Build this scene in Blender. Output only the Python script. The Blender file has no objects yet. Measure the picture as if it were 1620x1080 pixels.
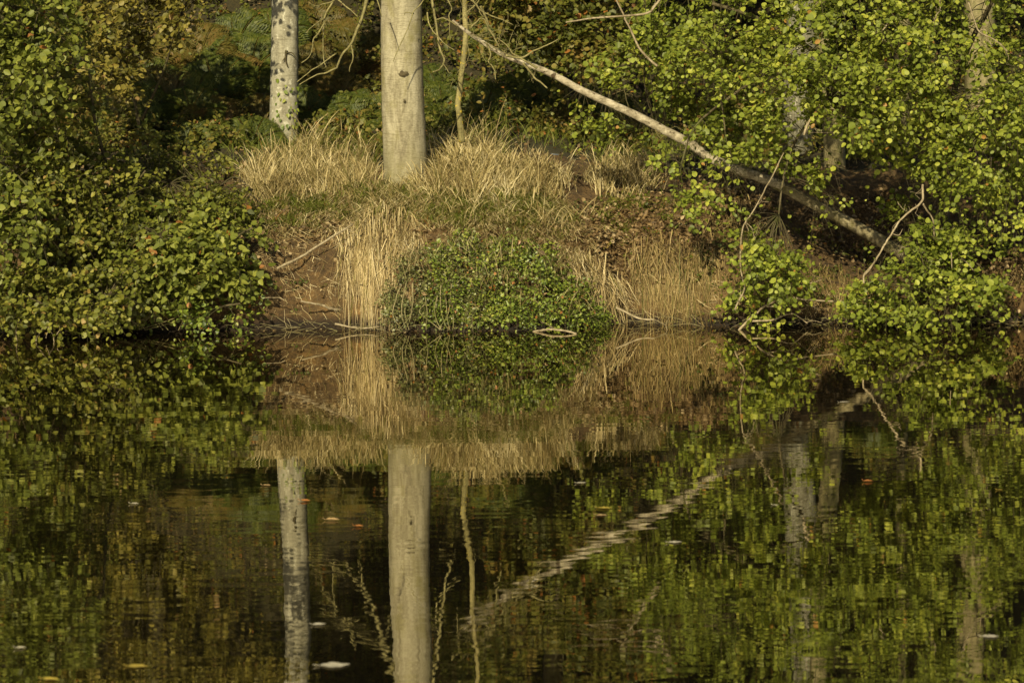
import bpy, math
import numpy as np
from mathutils import Matrix, Vector
R = math.radians
rng = np.random.default_rng(7)
C = bpy.context.scene.collection
sc = bpy.context.scene

# ------------------------------------------------------------------ camera, sky, sun
F = 3850.0                                   # focal length in pixels of a 1620 px wide frame
PITCH, ROLL, CAMH = 6.03, 0.6, 2.5
cam = bpy.data.objects.new('camera', bpy.data.cameras.new('camera')); C.objects.link(cam)
cam.data.sensor_width = 36; cam.data.lens = F / 1620 * 36
cam.data.clip_start = 0.5; cam.data.clip_end = 800
M3 = Matrix.Rotation(R(90 - PITCH), 3, 'X') @ Matrix.Rotation(R(-ROLL), 3, 'Z')
cam.matrix_world = Matrix.Translation((0, 0, CAMH)) @ M3.to_4x4()
cam.data.dof.use_dof = True; cam.data.dof.focus_distance = 25.5; cam.data.dof.aperture_fstop = 4.0
sc.camera = cam
SUN_EL, SUN_AZ = 30.0, 15.0                  # azimuth: degrees left of straight behind the camera
sd = Vector((-math.sin(R(SUN_AZ)) * math.cos(R(SUN_EL)), -math.cos(R(SUN_AZ)) * math.cos(R(SUN_EL)), math.sin(R(SUN_EL))))
world = bpy.data.worlds.new('World'); sc.world = world; world.use_nodes = True
wn = world.node_tree.nodes; wl = world.node_tree.links
sky = wn.new('ShaderNodeTexSky'); sky.sky_type = 'NISHITA'; sky.sun_disc = False
sky.sun_elevation = R(SUN_EL); sky.sun_rotation = math.atan2(sd.x, sd.y)
wl.new(sky.outputs[0], wn['Background'].inputs[0]); wn['Background'].inputs[1].default_value = 0.05
sun = bpy.data.objects.new('sun', bpy.data.lights.new('sun', 'SUN')); C.objects.link(sun)
sun.data.energy = 5.0; sun.data.angle = R(0.6); sun.data.color = (1.0, 0.86, 0.55)
sun.rotation_euler = (-sd).to_track_quat('-Z', 'Y').to_euler()
sc.view_settings.view_transform = 'Standard'; sc.view_settings.look = 'None'
sc.view_settings.exposure = 0.42; sc.view_settings.gamma = 1.0
sc.cycles.max_bounces = 5; sc.cycles.diffuse_bounces = 2; sc.cycles.glossy_bounces = 2
sc.cycles.transmission_bounces = 2; sc.cycles.transparent_max_bounces = 4
sc.cycles.use_denoising = True

MN = np.array(M3)
def at(px, py, Y):
    """photo pixel (1620 x 1080) on the vertical plane y = Y -> world point(s)"""
    px = np.asarray(px, float); py = np.asarray(py, float); Y = np.asarray(Y, float)
    px, py, Y = np.broadcast_arrays(px, py, Y)
    d = np.stack([(px - 810) / F, -(py - 540) / F, -np.ones_like(px)], -1) @ MN.T
    return np.array([0, 0, CAMH]) + d * (Y / d[..., 1])[..., None]

def to_px(P):
    q = (P - np.array([0, 0, CAMH])) @ MN
    return 810 - q[..., 0] / q[..., 2] * F, 540 + q[..., 1] / q[..., 2] * F
OPENM = []; OPEN = []          # stretches where the leaves leave a gap: (polyline, half width, share removed)
def gap_keep(P):
    x, y = to_px(P); keep = np.ones(len(P), bool)
    for pl, w, pr in OPEN:
        pl = np.array(pl, float); d = np.full(len(P), 1e9)
        for a, b in zip(pl[:-1], pl[1:]):
            ab = b - a; t = np.clip(((x - a[0]) * ab[0] + (y - a[1]) * ab[1]) / (ab @ ab), 0, 1)
            d = np.minimum(d, np.hypot(x - a[0] - t * ab[0], y - a[1] - t * ab[1]))
        keep &= ~((d < w) & (rng.uniform(0, 1, len(P)) < pr))
    if OPENM:
        x, y = to_px(P * [1, 1, -1])
        for Q, w, pr in OPENM:
            qx, qy = to_px(Q[::4] * [1, 1, -1]); d = np.hypot(x[:, None] - qx, y[:, None] - qy).min(1)
            keep &= ~((d < w) & (rng.uniform(0, 1, len(P)) < pr))
    return keep
# ------------------------------------------------------------------ helpers
def norm(v): return v / (np.linalg.norm(v, axis=-1, keepdims=True) + 1e-9)
def link(name, V, faces, mat, parent=None, smooth=False):
    """V (n,3); faces: list of int arrays (m,k)"""
    me = bpy.data.meshes.new(name)
    V = np.ascontiguousarray(V, dtype=np.float32)
    origin = np.zeros(3)
    me.vertices.add(len(V)); me.vertices.foreach_set('co', V.ravel())
    loops = np.concatenate([f.ravel() for f in faces]).astype(np.int32)
    sizes = np.concatenate([np.full(len(f), f.shape[1]) for f in faces]).astype(np.int32)
    me.loops.add(len(loops)); me.loops.foreach_set('vertex_index', loops)
    me.polygons.add(len(sizes))
    me.polygons.foreach_set('loop_start', np.concatenate([[0], np.cumsum(sizes)[:-1]]).astype(np.int32))
    me.polygons.foreach_set('loop_total', sizes)
    if smooth: me.polygons.foreach_set('use_smooth', np.ones(len(sizes), bool))
    me.update(calc_edges=True); me.validate()
    me.materials.append(mat)
    o = bpy.data.objects.new(name, me); C.objects.link(o)
    if parent is not None:
        o.parent = parent; o.matrix_parent_inverse = Matrix.Translation(-Vector(parent.location))
    return o
class MB:
    def __init__(s): s.V = []; s.F = {}; s.n = 0
    def add(s, V, *faces):
        for f in faces: s.F.setdefault(f.shape[1], []).append(f + s.n)
        s.V.append(V); s.n += len(V)
    def build(s, name, mat, parent=None, smooth=False):
        return link(name, np.concatenate(s.V), [np.concatenate(v) for v in s.F.values()], mat, parent, smooth)
def thing(name, label, cat, loc, group=None):
    o = bpy.data.objects.new(name, None); C.objects.link(o); o.location = [float(a) for a in loc]
    o.empty_display_size = 0.2
    return tag(o, label, cat, group)
def tag(o, label, cat, group=None, kind=None):
    o['label'] = label; o['category'] = cat
    if group: o['group'] = group
    if kind: o['kind'] = kind
    return o
def struct(o): o['kind'] = 'structure'; return o

def resample(P, n, rad=None):
    """smooth (Catmull-Rom) resampling of a polyline"""
    P = np.asarray(P, float); m = len(P)
    t = np.linspace(0, m - 1 - 1e-6, n); i = t.astype(int); u = (t - i)[:, None]
    g = lambda k: P[np.clip(k, 0, m - 1)]
    a, b, c, d = g(i - 1), g(i), g(i + 1), g(i + 2)
    Q = 0.5 * ((2 * b) + (-a + c) * u + (2 * a - 5 * b + 4 * c - d) * u ** 2 + (-a + 3 * b - 3 * c + d) * u ** 3)
    if rad is None: return Q
    return Q, np.interp(t, np.arange(m), rad)
def tube(mb, P, rad, sides=6, rough=0.0, cap=True, seed=0):
    P = np.asarray(P, float); n = len(P); rad = np.broadcast_to(np.asarray(rad, float), (n,))
    T = norm(np.gradient(P, axis=0))
    ref = np.array([0, 0, 1.0]) if abs(T[:, 2]).mean() < .8 else np.array([1.0, 0, 0])
    A = norm(np.cross(T, ref)); B = np.cross(T, A)
    th = np.linspace(0, 2 * np.pi, sides, endpoint=False)
    rr = rad[:, None] * np.ones(sides)
    if rough:
        r2 = np.random.default_rng(seed + n)
        ph = r2.uniform(0, 6.28, 4)
        s = np.arange(n)[:, None] / n
        rr = rr * (1 + rough * (0.5 * np.sin(2 * th + ph[0] + 3 * s) + 0.35 * np.sin(3 * th + ph[1] - 7 * s) + 0.3 * np.sin(5 * th + ph[2] + 11 * s)) + rough * .5 * r2.normal(size=(n, sides)))
    V = P[:, None] + rr[..., None] * (np.cos(th)[None, :, None] * A[:, None] + np.sin(th)[None, :, None] * B[:, None])
    V = V.reshape(-1, 3)
    i = np.arange(n - 1)[:, None] * sides; j = np.arange(sides)[None]; k = (j + 1) % sides
    Q = np.stack([i + j, i + k, i + sides + k, i + sides + j], -1).reshape(-1, 4)
    fs = [Q]
    if cap: fs.append(np.array([np.arange(sides)[::-1]])); fs.append(np.array([np.arange(sides) + (n - 1) * sides]))
    mb.add(V, *fs)
def limb(mb, px, r0, r1, Y0, Y1, sides=5, n=None, wob=0.0, rough=0.08, seed=1):
    """branch through photo pixels, depth running from Y0 to Y1; radii in px at the bank"""
    px = np.array(px, float); m = len(px)
    P = at(px[:, 0], px[:, 1], np.linspace(Y0, Y1, m))
    n = n or m * 4
    Q, r = resample(P, n, np.linspace(r0, r1, m))
    r = r / 150.0
    if wob:
        r2 = np.random.default_rng(seed)
        w = np.cumsum(r2.normal(size=(n, 3)), 0); w -= np.linspace(0, 1, n)[:, None] * w[-1]
        Q = Q + w * wob
    tube(mb, Q, r, sides, rough, seed=seed)
    return Q
def rand_twigs(mb, Q, r, count, L, spread, seed, r2=0.0025, down=0.0, sub=2):
    """random side twigs off polyline Q"""
    g = np.random.default_rng(seed)
    for _ in range(count):
        k = g.integers(1, len(Q)); p = Q[k]; t = norm(Q[k] - Q[k - 1])
        d = norm(t * g.uniform(.2, 1) + g.normal(size=3) * spread + np.array([0, 0, -down]))
        l = L * g.uniform(.4, 1.2); n = 7
        pts = [p]
        for q in range(n - 1):
            d = norm(d + g.normal(size=3) * .28); pts.append(pts[-1] + d * l / (n - 1))
        pts = np.array(pts); tube(mb, pts, np.linspace(r, r2, n), 4)
        if sub: rand_twigs(mb, pts, r * .6, g.integers(1, 4), L * .5, spread, int(g.integers(1e6)), r2 * .8, down, sub - 1)

# leaf templates: outline halves in leaf space (x along, y across), fold lifts the sides
def leaf_tpl(kind):
    if kind == 'round': L = [(0, 0), (.16, .30), (.48, .46), (.80, .33), (1, 0)]
    elif kind == 'oval': L = [(0, 0), (.25, .25), (.5, .30), (.78, .2), (1, 0)]
    elif kind == 'heart': L = [(0, 0), (.02, .28), (.3, .42), (.7, .26), (1, 0)]
    else: L = [(0, 0), (.45, .28), (1, 0)]
    L = np.array(L); n = len(L)
    V = [(x, 0) for x in (0, 1)]
    a = L[1:-1]; m = len(a)
    V = np.concatenate([[[0, 0], [1, 0]], a, a * [1, -1]])
    f1 = [0] + list(range(2, 2 + m))[::1] + [1]
    f2 = [1] + list(range(2 + m, 2 + 2 * m))[::-1] + [0]
    return V, np.array([f1[::-1], f2[::-1]])
def leaves(mb, P, axis, nrm, size, kind='round', fold=.25, aspect=1.0, droop=.12):
    V2, Fc = leaf_tpl(kind); n = len(P)
    aspect = aspect * rng.uniform(.72, 1.12, n)[:, None]
    size = np.broadcast_to(np.asarray(size, float), (n,))
    if OPEN:
        k = gap_keep(P); aspect = aspect[k]; P, axis, nrm, size = P[k], axis[k], nrm[k], size[k]; n = len(P)
    axis = norm(axis); side = norm(np.cross(nrm, axis)); up = np.cross(axis, side)
    fo = fold * rng.uniform(.1, 1.6, n); dr = droop * rng.uniform(-.5, 2, n)
    x = V2[:, 0][None]; y = V2[:, 1][None] * aspect
    z = np.abs(y) * fo[:, None] - (x ** 2) * dr[:, None]
    W = P[:, None] + size[:, None, None] * (x[..., None] * axis[:, None] + y[..., None] * side[:, None] + z[..., None] * up[:, None])
    k = V2.shape[0]
    FF = (np.arange(n)[:, None, None] * k + Fc[None]).reshape(-1, Fc.shape[1])
    mb.add(W.reshape(-1, 3), FF)
LIGHT = norm(np.array([sd.x, sd.y, sd.z]) + np.array([0, 0, .35]))
def sprays(lm, tm, P0, D, L, K, size, kind='round', droop=.35, face=.9, jit=.55, aspect=1.0, tw=.0022, fold=.25):
    """S leafy twigs starting at P0 along D; leaves to lm, twig tubes to tm"""
    S = len(P0); D = norm(D); L = np.broadcast_to(np.asarray(L, float), (S,))
    t = (np.arange(K) + .6)[None] / K + rng.uniform(-.3, .3, (S, K)) / K
    base = P0[:, None] + D[:, None] * (L[:, None] * t)[..., None]
    base[..., 2] -= droop * L[:, None] * t ** 2
    n0 = norm(np.array([0, 0, .55]) + LIGHT * face + rng.normal(size=(S, 3)) * .35)
    side = norm(np.cross(D, n0))
    sgn = np.where(np.arange(K) % 2 == 0, 1, -1)[None, :, None]
    ax = D[:, None] * .55 + side[:, None] * sgn * .9 + rng.normal(size=(S, K, 3)) * .35; ax[..., 2] -= .25
    nn = n0[:, None] + rng.normal(size=(S, K, 3)) * jit
    sz = size * rng.uniform(.5, 1.25, (S, K)) * (1 - .25 * t)
    base = base + norm(ax) * .012
    leaves(lm, base.reshape(-1, 3), ax.reshape(-1, 3), norm(nn).reshape(-1, 3), sz.ravel(), kind, aspect=aspect, fold=fold)
    if tm is not None:
        J = 4; u = np.linspace(0, 1, J)[None]
        Pt = P0[:, None] + D[:, None] * (L[:, None] * u)[..., None]; Pt[..., 2] -= droop * L[:, None] * u ** 2
        A = side; B = norm(np.cross(D, side)); r = tw * np.linspace(1, .5, J)
        th = np.array([0, 2.09, 4.19])
        off = np.cos(th)[None, :, None] * A[:, None] + np.sin(th)[None, :, None] * B[:, None]       # S,3,3
        V = Pt[:, :, None] + r[None, :, None, None] * off[:, None]
        i = (np.arange(S) * J * 3)[:, None, None] + (np.arange(J - 1) * 3)[None, :, None]; j = np.arange(3)[None, None]; k = (j + 1) % 3
        tm.add(V.reshape(-1, 3), np.stack([i + j, i + k, i + 3 + k, i + 3 + j], -1).reshape(-1, 4))
def crown(lm, tm, limbs, blobs, size, kind='round', spray=(.22, .45), K=8, per=5, aspect=1., face=.9, jit=.55, droop=.35, maxd=1.3, br=.006, out=.5):
    """blobs: (cx, cy, rx, ry, Y, dY, n) in photo pixels + depth; every cluster hangs on a branch from the nearest limb"""
    LP = np.concatenate(limbs)
    for cx, cy, rx, ry, Y, dY, n in blobs:
        a = rng.uniform(0, 6.283, n); q = np.sqrt(rng.uniform(0, 1, n))
        Cn = at(cx + rx * q * np.cos(a), cy + ry * q * np.sin(a), Y + dY * rng.uniform(-1, 1, n))
        mid = at(cx, cy, Y)
        for c in Cn:
            d = np.linalg.norm(LP - c, axis=1); k = int(np.argmin(d + .3 * (LP[:, 2] < c[2] - 5)))
            p = LP[k]
            if d[k] > .08:
                if d[k] > maxd: p = c + norm(p - c) * maxd
                m = (p + c) / 2 + np.array([0, 0, .06 * d[k]]) + rng.normal(size=3) * .05 * d[k]
                Q = resample([p, m, c], 6); tube(tm, Q, np.linspace(br, .003, 6) * min(1, .5 + d[k]), 4)
                dirb = norm(c - m)
            else: dirb = norm(rng.normal(size=3))
            s = per
            D = dirb * .5 + rng.normal(size=(s, 3)) * .75 + np.array([0, -.25, -.1]) + norm(c - mid + 1e-6) * out
            sprays(lm, tm, np.repeat(c[None], s, 0) + rng.normal(size=(s, 3)) * .03, D, rng.uniform(*spray, s), K, size, kind, droop, face, jit, aspect)

# ------------------------------------------------------------------ materials
def mat_new(name):
    m = bpy.data.materials.new(name); m.use_nodes = True
    nt = m.node_tree; b = nt.nodes['Principled BSDF']
    return m, nt, b
def ramp(nt, fac, stops):
    r = nt.nodes.new('ShaderNodeValToRGB'); e = r.color_ramp.elements
    while len(e) < len(stops): e.new(.5)
    for i, (p, c) in enumerate(stops): e[i].position = p; e[i].color = (*c, 1)
    nt.links.new(fac, r.inputs[0]); return r
def noise(nt, scale, detail=4, rough=.55, vec=None, dist=0.):
    n = nt.nodes.new('ShaderNodeTexNoise'); n.inputs['Scale'].default_value = scale; n.inputs['Detail'].default_value = detail
    n.inputs['Roughness'].default_value = rough; n.inputs['Distortion'].default_value = dist
    if vec is not None: nt.links.new(vec, n.inputs['Vector'])
    return n
def pos(nt, scale=(1, 1, 1)):
    g = nt.nodes.new('ShaderNodeNewGeometry'); m = nt.nodes.new('ShaderNodeMapping'); m.inputs['Scale'].default_value = scale
    nt.links.new(g.outputs['Position'], m.inputs[0]); return m.outputs[0], g
def mixc(nt, fac, a, b, mode='MIX'):
    m = nt.nodes.new('ShaderNodeMix'); m.data_type = 'RGBA'; m.blend_type = mode
    for s, v in ((m.inputs[0], fac), (m.inputs[6], a), (m.inputs[7], b)):
        if isinstance(v, (int, float)): s.default_value = v
        elif isinstance(v, tuple): s.default_value = (*v, 1)
        else: nt.links.new(v, s)
    return m.outputs[2]
def bump(nt, b, h, strength=.5, dist=.01):
    n = nt.nodes.new('ShaderNodeBump'); n.inputs['Strength'].default_value = strength; n.inputs['Distance'].default_value = dist
    nt.links.new(h, n.inputs['Height']); nt.links.new(n.outputs[0], b.inputs['Normal'])
def leaf_mat(name, stops, trans=.28, rough=.5, patch=.3, spec=.3, autumn=.012, acol=(.30, .13, .03)):
    """colour varies leaf by leaf (random per island), biased by a slow noise through the plant"""
    m, nt, b = mat_new(name)
    v, g = pos(nt); n = noise(nt, 1.7, 2, vec=v)
    mr = nt.nodes.new('ShaderNodeMapRange'); nt.links.new(n.outputs[0], mr.inputs[0])
    for i, q in ((1, .3), (2, .7), (3, 0), (4, 1)): mr.inputs[i].default_value = q
    mx0 = nt.nodes.new('ShaderNodeMix'); mx0.inputs[0].default_value = patch
    nt.links.new(g.outputs['Random Per Island'], mx0.inputs[2]); nt.links.new(mr.outputs[0], mx0.inputs[3])
    r = ramp(nt, mx0.outputs[0], stops)
    m3 = nt.nodes.new('ShaderNodeMath'); m3.operation = 'MULTIPLY'; m3.inputs[1].default_value = 7.13; nt.links.new(g.outputs['Random Per Island'], m3.inputs[0])
    m4 = nt.nodes.new('ShaderNodeMath'); m4.operation = 'FRACT'; nt.links.new(m3.outputs[0], m4.inputs[0])
    m5 = nt.nodes.new('ShaderNodeMath'); m5.operation = 'LESS_THAN'; m5.inputs[1].default_value = autumn; nt.links.new(m4.outputs[0], m5.inputs[0])
    col = mixc(nt, m5.outputs[0], r.outputs[0], acol)
    v2, _ = pos(nt); n2 = noise(nt, 70, 2, vec=v2)
    col = mixc(nt, .30, col, mixc(nt, 1.0, col, ramp(nt, n2.outputs[0], [(.3, (.45, .45, .4)), (.7, (1, 1, 1))]).outputs[0], 'MULTIPLY'))
    nt.links.new(col, b.inputs['Base Color'])
    b.inputs['Roughness'].default_value = rough; b.inputs['Specular IOR Level'].default_value = spec
    t = nt.nodes.new('ShaderNodeBsdfTranslucent'); mx = nt.nodes.new('ShaderNodeMixShader'); mx.inputs[0].default_value = trans
    hc = nt.nodes.new('ShaderNodeHueSaturation'); hc.inputs['Saturation'].default_value = 1.1; hc.inputs['Value'].default_value = 1.1
    nt.links.new(col, hc.inputs['Color']); nt.links.new(hc.outputs[0], t.inputs[0])
    nt.links.new(b.outputs[0], mx.inputs[1]); nt.links.new(t.outputs[0], mx.inputs[2])
    nt.links.new(mx.outputs[0], nt.nodes['Material Output'].inputs[0])
    return m
M_ALDER = leaf_mat('alder_leaf', [(.05, (.06, .08, .010)), (.3, (.13, .165, .020)), (.6, (.22, .265, .034)), (.88, (.37, .395, .055)), (1, (.50, .48, .08))], patch=.35, autumn=.006, acol=(.34, .19, .04))
M_LEFT = leaf_mat('left_leaf', [(.05, (.05, .06, .010)), (.4, (.125, .14, .020)), (.7, (.21, .215, .034)), (.95, (.33, .30, .06))], autumn=.03, acol=(.30, .21, .06))
M_BRIGHT = leaf_mat('hazel_leaf', [(.05, (.05, .062, .012)), (.35, (.12, .145, .022)), (.65, (.19, .215, .034)), (.95, (.31, .32, .06))], autumn=.012)
M_OLIVE = leaf_mat('olive_leaf', [(0, (.06, .055, .012)), (.4, (.15, .14, .026)), (.75, (.25, .21, .04)), (1, (.34, .28, .07))], autumn=.02, acol=(.28, .18, .06))
M_UNDER = leaf_mat('undergrowth_leaf', [(.05, (.035, .042, .008)), (.35, (.09, .105, .016)), (.55, (.15, .155, .026)), (.75, (.20, .165, .034)), (.95, (.24, .15, .04))], patch=.5, autumn=.03)
M_IVY = leaf_mat('ivy_leaf', [(.05, (.045, .07, .010)), (.4, (.12, .17, .022)), (.7, (.20, .25, .034)), (1, (.31, .31, .06))], .12, rough=.42, spec=.5, autumn=.02)
M_IVYG = leaf_mat('bramble_leaf', [(.05, (.05, .06, .018)), (.45, (.12, .135, .04)), (.8, (.20, .20, .07)), (1, (.29, .27, .12))], .12, rough=.42, spec=.55)
M_FERN = leaf_mat('fern_frond', [(0, (.035, .052, .009)), (.5, (.07, .092, .014)), (.85, (.12, .135, .02)), (1, (.17, .15, .032))], autumn=.0)
M_BRACK = leaf_mat('bracken_frond', [(0, (.06, .055, .012)), (.4, (.105, .095, .018)), (.7, (.15, .105, .025)), (1, (.17, .09, .03))], patch=.5, autumn=.0)
M_STRAW = leaf_mat('dry_grass', [(.05, (.15, .105, .04)), (.3, (.33, .255, .105)), (.6, (.53, .44, .21)), (.85, (.72, .62, .36)), (1, (.82, .74, .50))], .2, rough=.6, patch=.3, autumn=.16, acol=(.15, .135, .035))
M_STRAW2 = leaf_mat('hanging_grass', [(.05, (.09, .062, .024)), (.35, (.25, .185, .08)), (.65, (.46, .36, .17)), (.9, (.70, .60, .36))], .15, rough=.6, patch=.2, autumn=.04, acol=(.16, .15, .03))
M_STRAW3 = leaf_mat('dull_hanging_grass', [(.05, (.07, .045, .018)), (.4, (.17, .12, .045)), (.75, (.30, .225, .09)), (1, (.48, .38, .18))], .15, rough=.6, patch=.2, autumn=.1, acol=(.12, .12, .03))
M_GREENG = leaf_mat('green_grass', [(0, (.07, .09, .012)), (.5, (.15, .185, .025)), (.85, (.25, .28, .05)), (1, (.38, .32, .10))])
M_LITTER = leaf_mat('fallen_leaves', [(0, (.05, .03, .012)), (.4, (.13, .082, .034)), (.75, (.25, .17, .075)), (1, (.50, .40, .24))], .1, rough=.6, patch=.2, autumn=0.)

def bark(name, c0, c1, c2, spot=None, scale=9, vscale=(1, 1, .35), bumpd=.006, moss=None, stain=.75, foot=None):
    m, nt, b = mat_new(name)
    v, g = pos(nt, vscale); n = noise(nt, scale, 6, .62, v, .4)
    r = ramp(nt, n.outputs[0], [(.33, c0), (.5, c1), (.66, c2)])
    v2, _ = pos(nt, (1, 1, 2.4)); n2 = noise(nt, 34, 3, .6, v2)
    col = mixc(nt, .35, r.outputs[0], ramp(nt, n2.outputs[0], [(.35, tuple(a * .45 for a in c1)), (.62, c2)]).outputs[0])
    if spot:
        v3, _ = pos(nt); n3 = noise(nt, 17, 3, .5, v3); f = ramp(nt, n3.outputs[0], [(.60, (0, 0, 0)), (.67, (1, 1, 1))])
        col = mixc(nt, f.outputs[0], col, spot)
    if moss:
        v4, _ = pos(nt, (1, 1, .6)); n4 = noise(nt, 4.5, 5, .65, v4); f = ramp(nt, n4.outputs[0], [(.50, (0, 0, 0)), (.64, (.85, .85, .85))])
        col = mixc(nt, f.outputs[0], col, moss)
    v5, _ = pos(nt, (5, 5, .8)); n5 = noise(nt, 2.2, 6, .7, v5, .6)
    col = mixc(nt, stain, col, mixc(nt, 1., col, ramp(nt, n5.outputs[0], [(.34, (.50, .47, .40)), (.50, (.95, .95, .9)), (.68, (1.12, 1.12, 1.1))]).outputs[0], 'MULTIPLY'))
    if moss and foot:
        g6 = nt.nodes.new('ShaderNodeNewGeometry'); s6 = nt.nodes.new('ShaderNodeSeparateXYZ'); nt.links.new(g6.outputs['Position'], s6.inputs[0])
        a6 = nt.nodes.new('ShaderNodeMath'); a6.operation = 'MULTIPLY_ADD'; a6.inputs[1].default_value = 1.6; nt.links.new(n5.outputs[0], a6.inputs[0]); 
        q6 = nt.nodes.new('ShaderNodeMath'); q6.operation = 'SUBTRACT'; q6.inputs[0].default_value = foot; nt.links.new(s6.outputs[2], q6.inputs[1]); nt.links.new(q6.outputs[0], a6.inputs[2])
        f6 = ramp(nt, a6.outputs[0], [(.72, (0, 0, 0)), (1., (.45, .45, .45))]); col = mixc(nt, f6.outputs[0], col, (.15, .135, .06))
    v7, _ = pos(nt, (.8, .8, 14)); n7 = noise(nt, 3.5, 4, .7, v7, .8)
    col = mixc(nt, .5, col, mixc(nt, 1., col, ramp(nt, n7.outputs[0], [(.34, (.45, .42, .36)), (.46, (1, 1, 1))]).outputs[0], 'MULTIPLY'))
    nt.links.new(col, b.inputs['Base Color']); b.inputs['Roughness'].default_value = .85; b.inputs['Specular IOR Level'].default_value = .2
    bump(nt, b, n.outputs[0], .6, bumpd)
    return m
B_BIG = bark('pale_beige_bark', (.14, .12, .075), (.29, .265, .18), (.40, .37, .27), bumpd=.012, vscale=(1.2, 1.2, .3), scale=8, moss=(.22, .20, .095), foot=1.85)
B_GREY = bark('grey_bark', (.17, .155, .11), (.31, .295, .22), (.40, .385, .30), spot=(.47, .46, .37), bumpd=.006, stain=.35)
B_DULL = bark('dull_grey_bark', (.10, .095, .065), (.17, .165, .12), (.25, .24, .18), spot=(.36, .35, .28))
B_LOG = bark('flaky_pale_bark', (.13, .105, .068), (.31, .27, .19), (.54, .49, .38), spot=(.07, .05, .03), scale=14, vscale=(1, 1, 1))
B_LOWLOG = bark('mossy_log_bark', (.075, .06, .032), (.19, .16, .09), (.36, .32, .21), scale=11, vscale=(1, 1, 1), moss=(.09, .085, .022))
B_LICHEN = bark('yellow_lichen_bark', (.10, .09, .04), (.20, .18, .075), (.32, .28, .13), spot=(.44, .34, .04), scale=14)
B_TWIG = bark('dead_twig_bark', (.10, .09, .04), (.19, .17, .07), (.30, .27, .13), scale=20)
B_PALETWIG = bark('pale_twig_bark', (.15, .12, .07), (.27, .22, .14), (.42, .36, .25), scale=20)
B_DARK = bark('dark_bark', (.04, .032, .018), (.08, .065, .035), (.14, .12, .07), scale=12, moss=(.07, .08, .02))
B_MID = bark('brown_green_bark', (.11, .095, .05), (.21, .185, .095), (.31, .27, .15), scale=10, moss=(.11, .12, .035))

# ------------------------------------------------------------------ terrain
def vnoise(x, y, s, seed=0):
    """smooth value noise"""
    x = np.asarray(x) * s + 100.3 * seed; y = np.asarray(y) * s - 57.1 * seed
    xi = np.floor(x); yi = np.floor(y); u = x - xi; v = y - yi; u = u * u * (3 - 2 * u); v = v * v * (3 - 2 * v)
    h = lambda a, b: np.modf(np.abs(np.sin(a * 127.1 + b * 311.7 + seed * 13.7) * 43758.5453))[0]
    return (h(xi, yi) * (1 - u) + h(xi + 1, yi) * u) * (1 - v) + (h(xi, yi + 1) * (1 - u) + h(xi + 1, yi + 1) * u) * v - .5
def ss(t): t = np.clip(t, 0, 1); return t * t * (3 - 2 * t)
def bump1(x, c, w): return np.exp(-((x - c) / w) ** 2)
def bank(x): return 25.0 + .14 * vnoise(x, 0 * x, 5, 14) + .06 * vnoise(x, 0 * x, 19, 15) + .35 * vnoise(x, 0 * x, .9, 3) + .15 * vnoise(x, 0 * x, 3, 4) - .28 * bump1(x, -.15, .95) + .25 * bump1(x, -2.1, .55) + .3 * bump1(x, 1.15, .25)
def ground(x, y):
    s = y - bank(x)
    dip = bump1(x, 4.1, .95) * ss(s / .5) * (1 - ss((s - 1.6) / 1.6)) * .62
    fw = .32 + .55 * bump1(x, -.15, 1.0) + .5 * bump1(x, 1.9, .8)
    face = .72 + .15 * bump1(x, -.15, 1.1) - .1 * bump1(x, 3.5, 1.5)
    z = face * ss(s / fw) ** .8
    z = z + np.interp(s, [0, .3, 2, 5, 7, 9, 22, 200], [0, .02, .62, 1.12, 1.4, 2.5, 12.2, 60]) * (s > 0)
    z = np.where(s < 0, np.maximum(s * .9, -1.3), z - dip)
    k = np.clip(s / .4, 0, 1)
    z = z + k * (.10 * vnoise(x, y, 2.2, 1) + .05 * vnoise(x, y, 6, 2)) + np.clip((s - 6) / 3, 0, 1) * (.9 * vnoise(x, y, .5, 5) + .35 * vnoise(x, y, 1.6, 6))
    z = z + (.04 * vnoise(x, y, 24, 7) + .05 * vnoise(x, y, 11, 8)) * k
    return z
def onground(px, py, Y0=24.2, Y1=34., n=500):
    Ys = np.linspace(Y0, Y1, n); P = at(np.asarray(px)[:, None], np.asarray(py)[:, None], Ys[None])
    hit = P[..., 2] < ground(P[..., 0], P[..., 1]); hit[:, -1] = True; k = hit.argmax(1)
    Q = P[np.arange(len(P)), k]; Q[:, 2] = ground(Q[:, 0], Q[:, 1]); return Q
def px_scatter(regs):
    out = []
    for cx, cy, rx, ry, n in regs:
        a = rng.uniform(0, 6.283, n); q = rng.uniform(0, 1, n) ** .5 * rng.uniform(.7, 1.15, n)
        out.append(onground(cx + rx * q * np.cos(a), cy + ry * q * np.sin(a)))
    return np.concatenate(out)
def grid_mesh(xs, ys):
    X, Y = np.meshgrid(xs, ys); Z = ground(X, Y)
    V = np.stack([X, Y, Z], -1).reshape(-1, 3); nx = len(xs); ny = len(ys)
    i = np.arange(ny - 1)[:, None] * nx + np.arange(nx - 1)[None]
    return V, np.stack([i, i + 1, i + 1 + nx, i + nx], -1).reshape(-1, 4)
m, nt, b = mat_new('bank_soil')
v, g = pos(nt); n1 = noise(nt, 1.6, 6, .6, v); n2 = noise(nt, 22, 5, .65, v)
c1 = ramp(nt, n1.outputs[0], [(.3, (.075, .048, .016)), (.55, (.155, .10, .036)), (.75, (.24, .165, .065))])
c2 = mixc(nt, .5, c1.outputs[0], ramp(nt, n2.outputs[0], [(.3, (.025, .014, .006)), (.6, (.12, .068, .026)), (.8, (.24, .155, .07))]).outputs[0])
n3 = noise(nt, 5, 5, .7, pos(nt, (1, 1, 2.2))[0], 1.2)
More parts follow.
